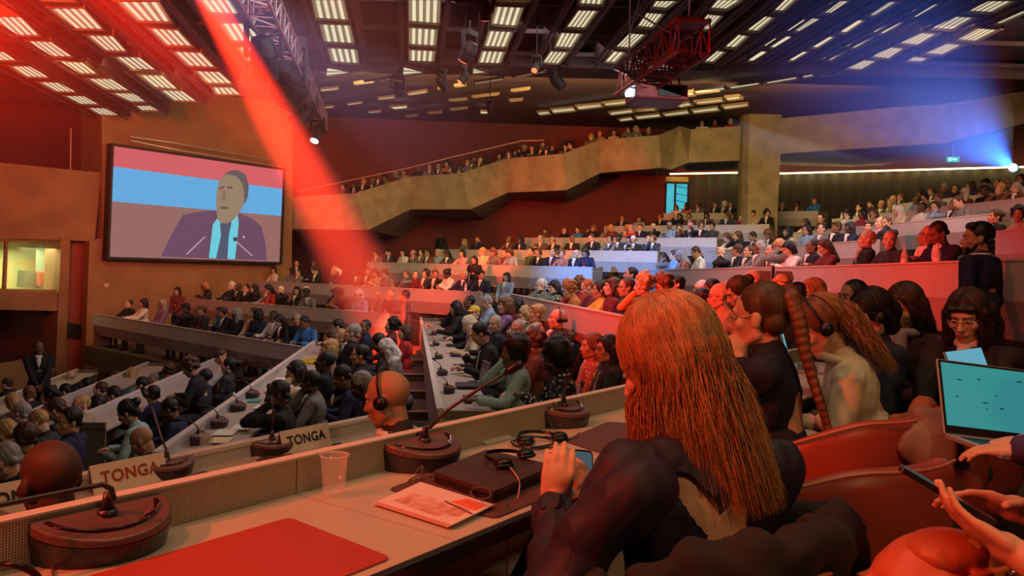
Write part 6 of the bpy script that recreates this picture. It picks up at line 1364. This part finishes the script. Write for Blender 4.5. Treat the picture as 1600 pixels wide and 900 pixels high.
# ---- dark bald head from behind
fk = figure('dark_bald', lean=.04, yaw=8, pit=8, voxel=.006, parts_voxel=.008)
hero(78, 752, 2.25, NA, fk, dict(skin='dark', top=fm('dark_navy_jacket', (.012, .012, .03))), 'dark skinned bald person from behind above the lower left microphone')
# ---- the phone user at the right edge (only hands and forearms are in the photo)
FP = V((-.86, .50, 0)); gp = V((1.08, .93, 0.0))
fp = figure('phone_user', lean=.02, pit=20, fem=True, voxel=.0045, parts_voxel=.008, hand_s=1.02, hands={-1: to_local(1592, 868, 1.12, gp, FP), 1: to_local(1602, 800, 1.28, gp, FP)},
    handdir={-1: ((.18, .92, .45), (-.45, .1, -.85)), 1: ((-.25, .95, .22), (.5, .1, .86))}, curl=.38)
b = MB()
tp_ = ob('person', fp['body'], [SKIN['light'], EYE_W, EYE_D, LIP]); tp_.location = gp; tp_.rotation_euler = (0, 0, math.atan2(FP.y, FP.x) - math.pi / 2); tag(tp_, 'person at the right edge, two bare hands holding a phone over an orange bag', 'person')
tpm = fp['top']; bm = bmesh.new(); bm.from_mesh(tpm)
dl = [f for f in bm.faces if any((f.calc_center_median() - fp['arms'][s][1]).dot((fp['arms'][s][2] - fp['arms'][s][1]).normalized()) > .0 and (f.calc_center_median() - fp['arms'][s][1]).length < .34 and abs(f.calc_center_median().x - fp['arms'][s][1].x) < .35 and f.calc_center_median().y > fp['arms'][s][1].y + .01 for s in (-1, 1))]
bmesh.ops.delete(bm, geom=dl, context='FACES'); bm.to_mesh(tpm); bm.free()
ob('top', tpm, CLOTH['maroon'], tp_); ob('trousers', fp['trousers'], [CLOTH['black'], SHOE], tp_); ob('hair', HAIRM['long'], HAIR['brown'], tp_, fp['HM'])
phone(P(1478, 772, 1.22), V((.45, -.1, .88)), V((-.85, .45, -.05)), 'dark smartphone held at the right edge, seen from its side', mat('phone_dark', (.05, .03, .06), .2), .072, .15)
# bag
bagm = mat('orange_leather', (.62, .13, .06), .45, noise=.1, scale=5, bump=.1)
bg = empty('handbag', P(1465, 925, 1.25), R(28), 'orange leather bag with flap below the hands at the right edge', 'bag'); b = MB(); b.ell((0, 0, .0), (.14, .09, .10)); b.box((0, 0, -.03), (.24, .13, .12)); b.ell((.06, .0, -.01), (.10, .08, .09)); ob('bag_body', blob(b, 'bag', .007, 3), bagm, bg)
b = MB(); b.ell((-.01, -.02, .075), (.075, .060, .035)); b.box((-.0, -.085, .02), (.11, .012, .09)); ob('flap', blob(b, 'flap', .005, 2), mat('orange_flap', (.50, .12, .04), .45), bg)
b = MB(); b.tube([(-.13, -.02, .05), (-.05, -.09, .03), (.06, -.095, .025), (.14, -.04, .05)], .004, 6); b.build('strap', bagm, bg); b = MB(); b.ell((.03, -.10, .06), .006); b.build('stud', chrome, bg)
# ---- laptops on the right
scr_t = mat('screen_teal', (.035, .32, .36), .25, emit=.62, noise=.10, scale=9)
LP = P(1528, 706, 2.15); lt, lid = laptop(LP, R(12), 'open laptop with large teal screen at the right edge', .33, .225, 112, scr_t)
lt.location = V((LP.x + .12, LP.y - .02, LP.z)); lt.rotation_euler = (R(2), R(6), R(6))
r = random.Random(2); b = MB()
for k in range(9): b.box((r.uniform(-.12, .10), -.0032, r.uniform(.05, .19)), (r.uniform(.004, .02), .0006, .003))
b.build('screen_marks', mat('screen_mark', (.01, .08, .10), .3, emit=.1), lid)
lt2, lid2 = laptop(P(1541, 602, 3.1), R(14), 'second smaller laptop with pale blue screen behind the teal one', .18, .13, 112, mat('screen_blue', (.10, .38, .55), .25, emit=.8)); lt2.rotation_euler = (0, R(-7), R(10))
laptop(P(1272, 580, 3.6), R(70), 'laptop with cyan screen between the braid and the cream sweater', .30, .21, 105, mat('screen_cyan', (.08, .50, .60), .25, emit=.8))
laptop(P(1140, 572, 3.3), R(60), 'pale laptop beyond the braided woman\'s hand', .28, .2, 105, mat('screen_pale', (.35, .45, .62), .25, emit=.6))
FL = V((-.9, .42, 0)); gl_ = V((1.70, 1.78, 0)); fl_ = figure('laptop_user', fem=True, voxel=.005, parts_voxel=.009, hands={-1: to_local(1588, 706, 2.02, gl_, FL), 1: to_local(1612, 690, 2.12, gl_, FL)}, handdir={-1: ((.1, 1, -.05), (-.1, .1, 1)), 1: ((-.1, 1, -.1), (0, 0, 1))}, curl=.45, pit=20)
tl_ = ob('person', fl_['body'], [SKIN['light'], EYE_W, EYE_D, LIP]); tl_.location = gl_; tl_.rotation_euler = (0, 0, math.atan2(FL.y, FL.x) - math.pi / 2); tag(tl_, 'person at the right edge typing on the teal screened laptop', 'person'); ob('top', fl_['top'], fm('violet_blue_sleeve', (.05, .04, .16)), tl_); ob('trousers', fl_['trousers'], [CLOTH['black'], SHOE], tl_); ob('hair', HAIRM['bob'], HAIR['brown'], tl_, fl_['HM'])
# ---- coats over the chairs
def drape(name, pts, label, m, cat='coat', vox=.011):
    b = MB(); r = random.Random(len(label))
    for (px, py, d, ra) in pts: b.ell(P(px, py, d), (ra, ra * .55, ra * 1.05), Matrix.Rotation(r.uniform(-.4, .4), 3, 'Z'), 14, 9)
    for (p, q) in zip(pts, pts[1:]): b.cap(P(*p[:3]), P(*q[:3]), p[3] * .6, q[3] * .6)
    me = wrinkle(blob(b, name, vox, 16), .016, (9, 9, 5)); o = ob(name, me, m); return tag(o, label, cat)
drape('coat', [(1462, 668, 2.35, .075), (1428, 700, 2.3, .06), (1470, 720, 2.3, .10), (1475, 780, 2.28, .11), (1425, 770, 2.2, .07), (1455, 850, 2.25, .11), (1480, 905, 2.2, .12)], 'taupe coat draped over a chair back left of the teal laptop', fm('taupe_coat', (.19, .13, .11), .2, 4, .5))
b = MB(); cl = V((.30, 1.50, 0)); rzc = math.atan2(.82, -.57) - math.pi / 2; r = random.Random(4)
def cw(a, rad, z): v = V((rad * math.cos(R(a)), rad * .97 * math.sin(R(a)) + .02, z)); v.rotate(Euler((0, 0, rzc))); return cl + v
for k in range(-150, 12, 14):
    zt_ = .815 - .20 * max(0, (abs(k + 90) / 100 - .25) / .75) ** 1.3
    b.cap(cw(k, .345, zt_), cw(k + 14, .345, zt_ - .005), .040); b.cap(cw(k, .36, zt_ - .02), cw(k + r.uniform(-5, 5), .39, .50 + r.uniform(-.05, .05)), .034, .036); b.cap(cw(k + 7, .37, zt_ - .10), cw(k + 7, .38, .52), .040)
o = ob('jacket', wrinkle(blob(b, 'jacket', .009, 6), .012, (11, 11, 6)), fm('black_jacket', (.014, .012, .013), .2, 4, .5, .9)); tag(o, 'black jacket hung over the back of the red haired woman\'s chair', 'jacket')
drape('scarf', [(1445, 642, 2.9, .05), (1405, 668, 2.75, .045), (1375, 690, 2.65, .04)], 'brown cloth strap lying over the cream sweater woman\'s chair', fm('brown_strap', (.22, .07, .04), .2, 5, .4), 'cloth')
# floors under the near middle group
b = MB(); b.prism([(1.35, 4.7, -.5), (3.6, 4.9, -.5), (3.6, 12.0, -.5), (.9, 13, -.5), (.6, 9, -.5)], (0, 0, .46)); struct(b.build('floor_middle_terrace', TIER))
# ================================================================== HAZE (scattering air lit by the spots, their colours also tinted into it)
def haze_mat(name, dens, col=(1, 1, 1), an=.0):
    m = bpy.data.materials.new(name); m.use_nodes = True; nt = m.node_tree; nt.nodes.clear(); o = nt.nodes.new('ShaderNodeOutputMaterial'); v = nt.nodes.new('ShaderNodeVolumeScatter')
    v.inputs['Density'].default_value = dens; v.inputs['Color'].default_value = (*col, 1); v.inputs['Anisotropy'].default_value = an; nt.links.new(v.outputs[0], o.inputs['Volume']); return m
def cone(name, a, d, L0, L1, ang, m, label):
    d = d.normalized(); x, y, z = frame(d); b = MB(); t = math.tan(R(ang / 2)); b.tube([a + d * L0, a + d * L1], [L0 * t, L1 * t], 40)
    o = b.build(name, m); return tag(o, label, 'haze', kind='stuff')
d = BEAM_T - BEAM_S
cone('beam_haze', BEAM_S, d, 1.0, d.length + 1.2, 9.8, haze_mat('beam_air', .045, (1, .6, .55)), 'bright red light beam slanting down through the haze left of the middle')
BD2 = P(1330, 70, 9.5) - BLUE_S
cone('beam_haze', BLUE_S, BD2, .05, 8.0, 25, haze_mat('blue_air', .10, (.35, .6, 1)), 'blue light beam fanning up left from the lamp at the right edge')
m = haze_mat('hall_air', .03, (1, .28, .22)); nt = m.node_tree; v = [n for n in nt.nodes if n.type == 'VOLUME_SCATTER'][0]  # red light also put into the cloud's own scattering colour
tc = nt.nodes.new('ShaderNodeTexCoord'); g = nt.nodes.new('ShaderNodeTexGradient'); g.gradient_type = 'QUADRATIC_SPHERE'; mp = nt.nodes.new('ShaderNodeMapping'); mm = nt.nodes.new('ShaderNodeMath'); mm.operation = 'MULTIPLY'; mm.inputs[1].default_value = .075
nt.links.new(tc.outputs['Object'], g.inputs[0]); nt.links.new(g.outputs['Fac'], mm.inputs[0]); nt.links.new(mm.outputs[0], v.inputs['Density'])
b = MB(); b.ell((0, 0, 0), 1.0, None, 32, 20); o = b.build('hall_haze', m); o.location = P(190, 40, 10); o.scale = (7.0, 6.0, 5.0)
tag(o, 'thin red lit and red tinted haze cloud under the left half of the ceiling', 'haze', kind='stuff')
t = empty('stage_spot', BLUE_S, 0, 'blue white glowing spot lamp at the right edge under the balcony', 'stage lamp')
b = MB(); b.ell((0, 0, 0), .075); b.build('lens', mat('blue_lens', (.35, .85, 1.0), .3, emit=12), t); b = MB(); b.tube([(.1, .12, 0), (.25, .30, 0)], [.09, .07], 14); b.build('housing', black_m, t)
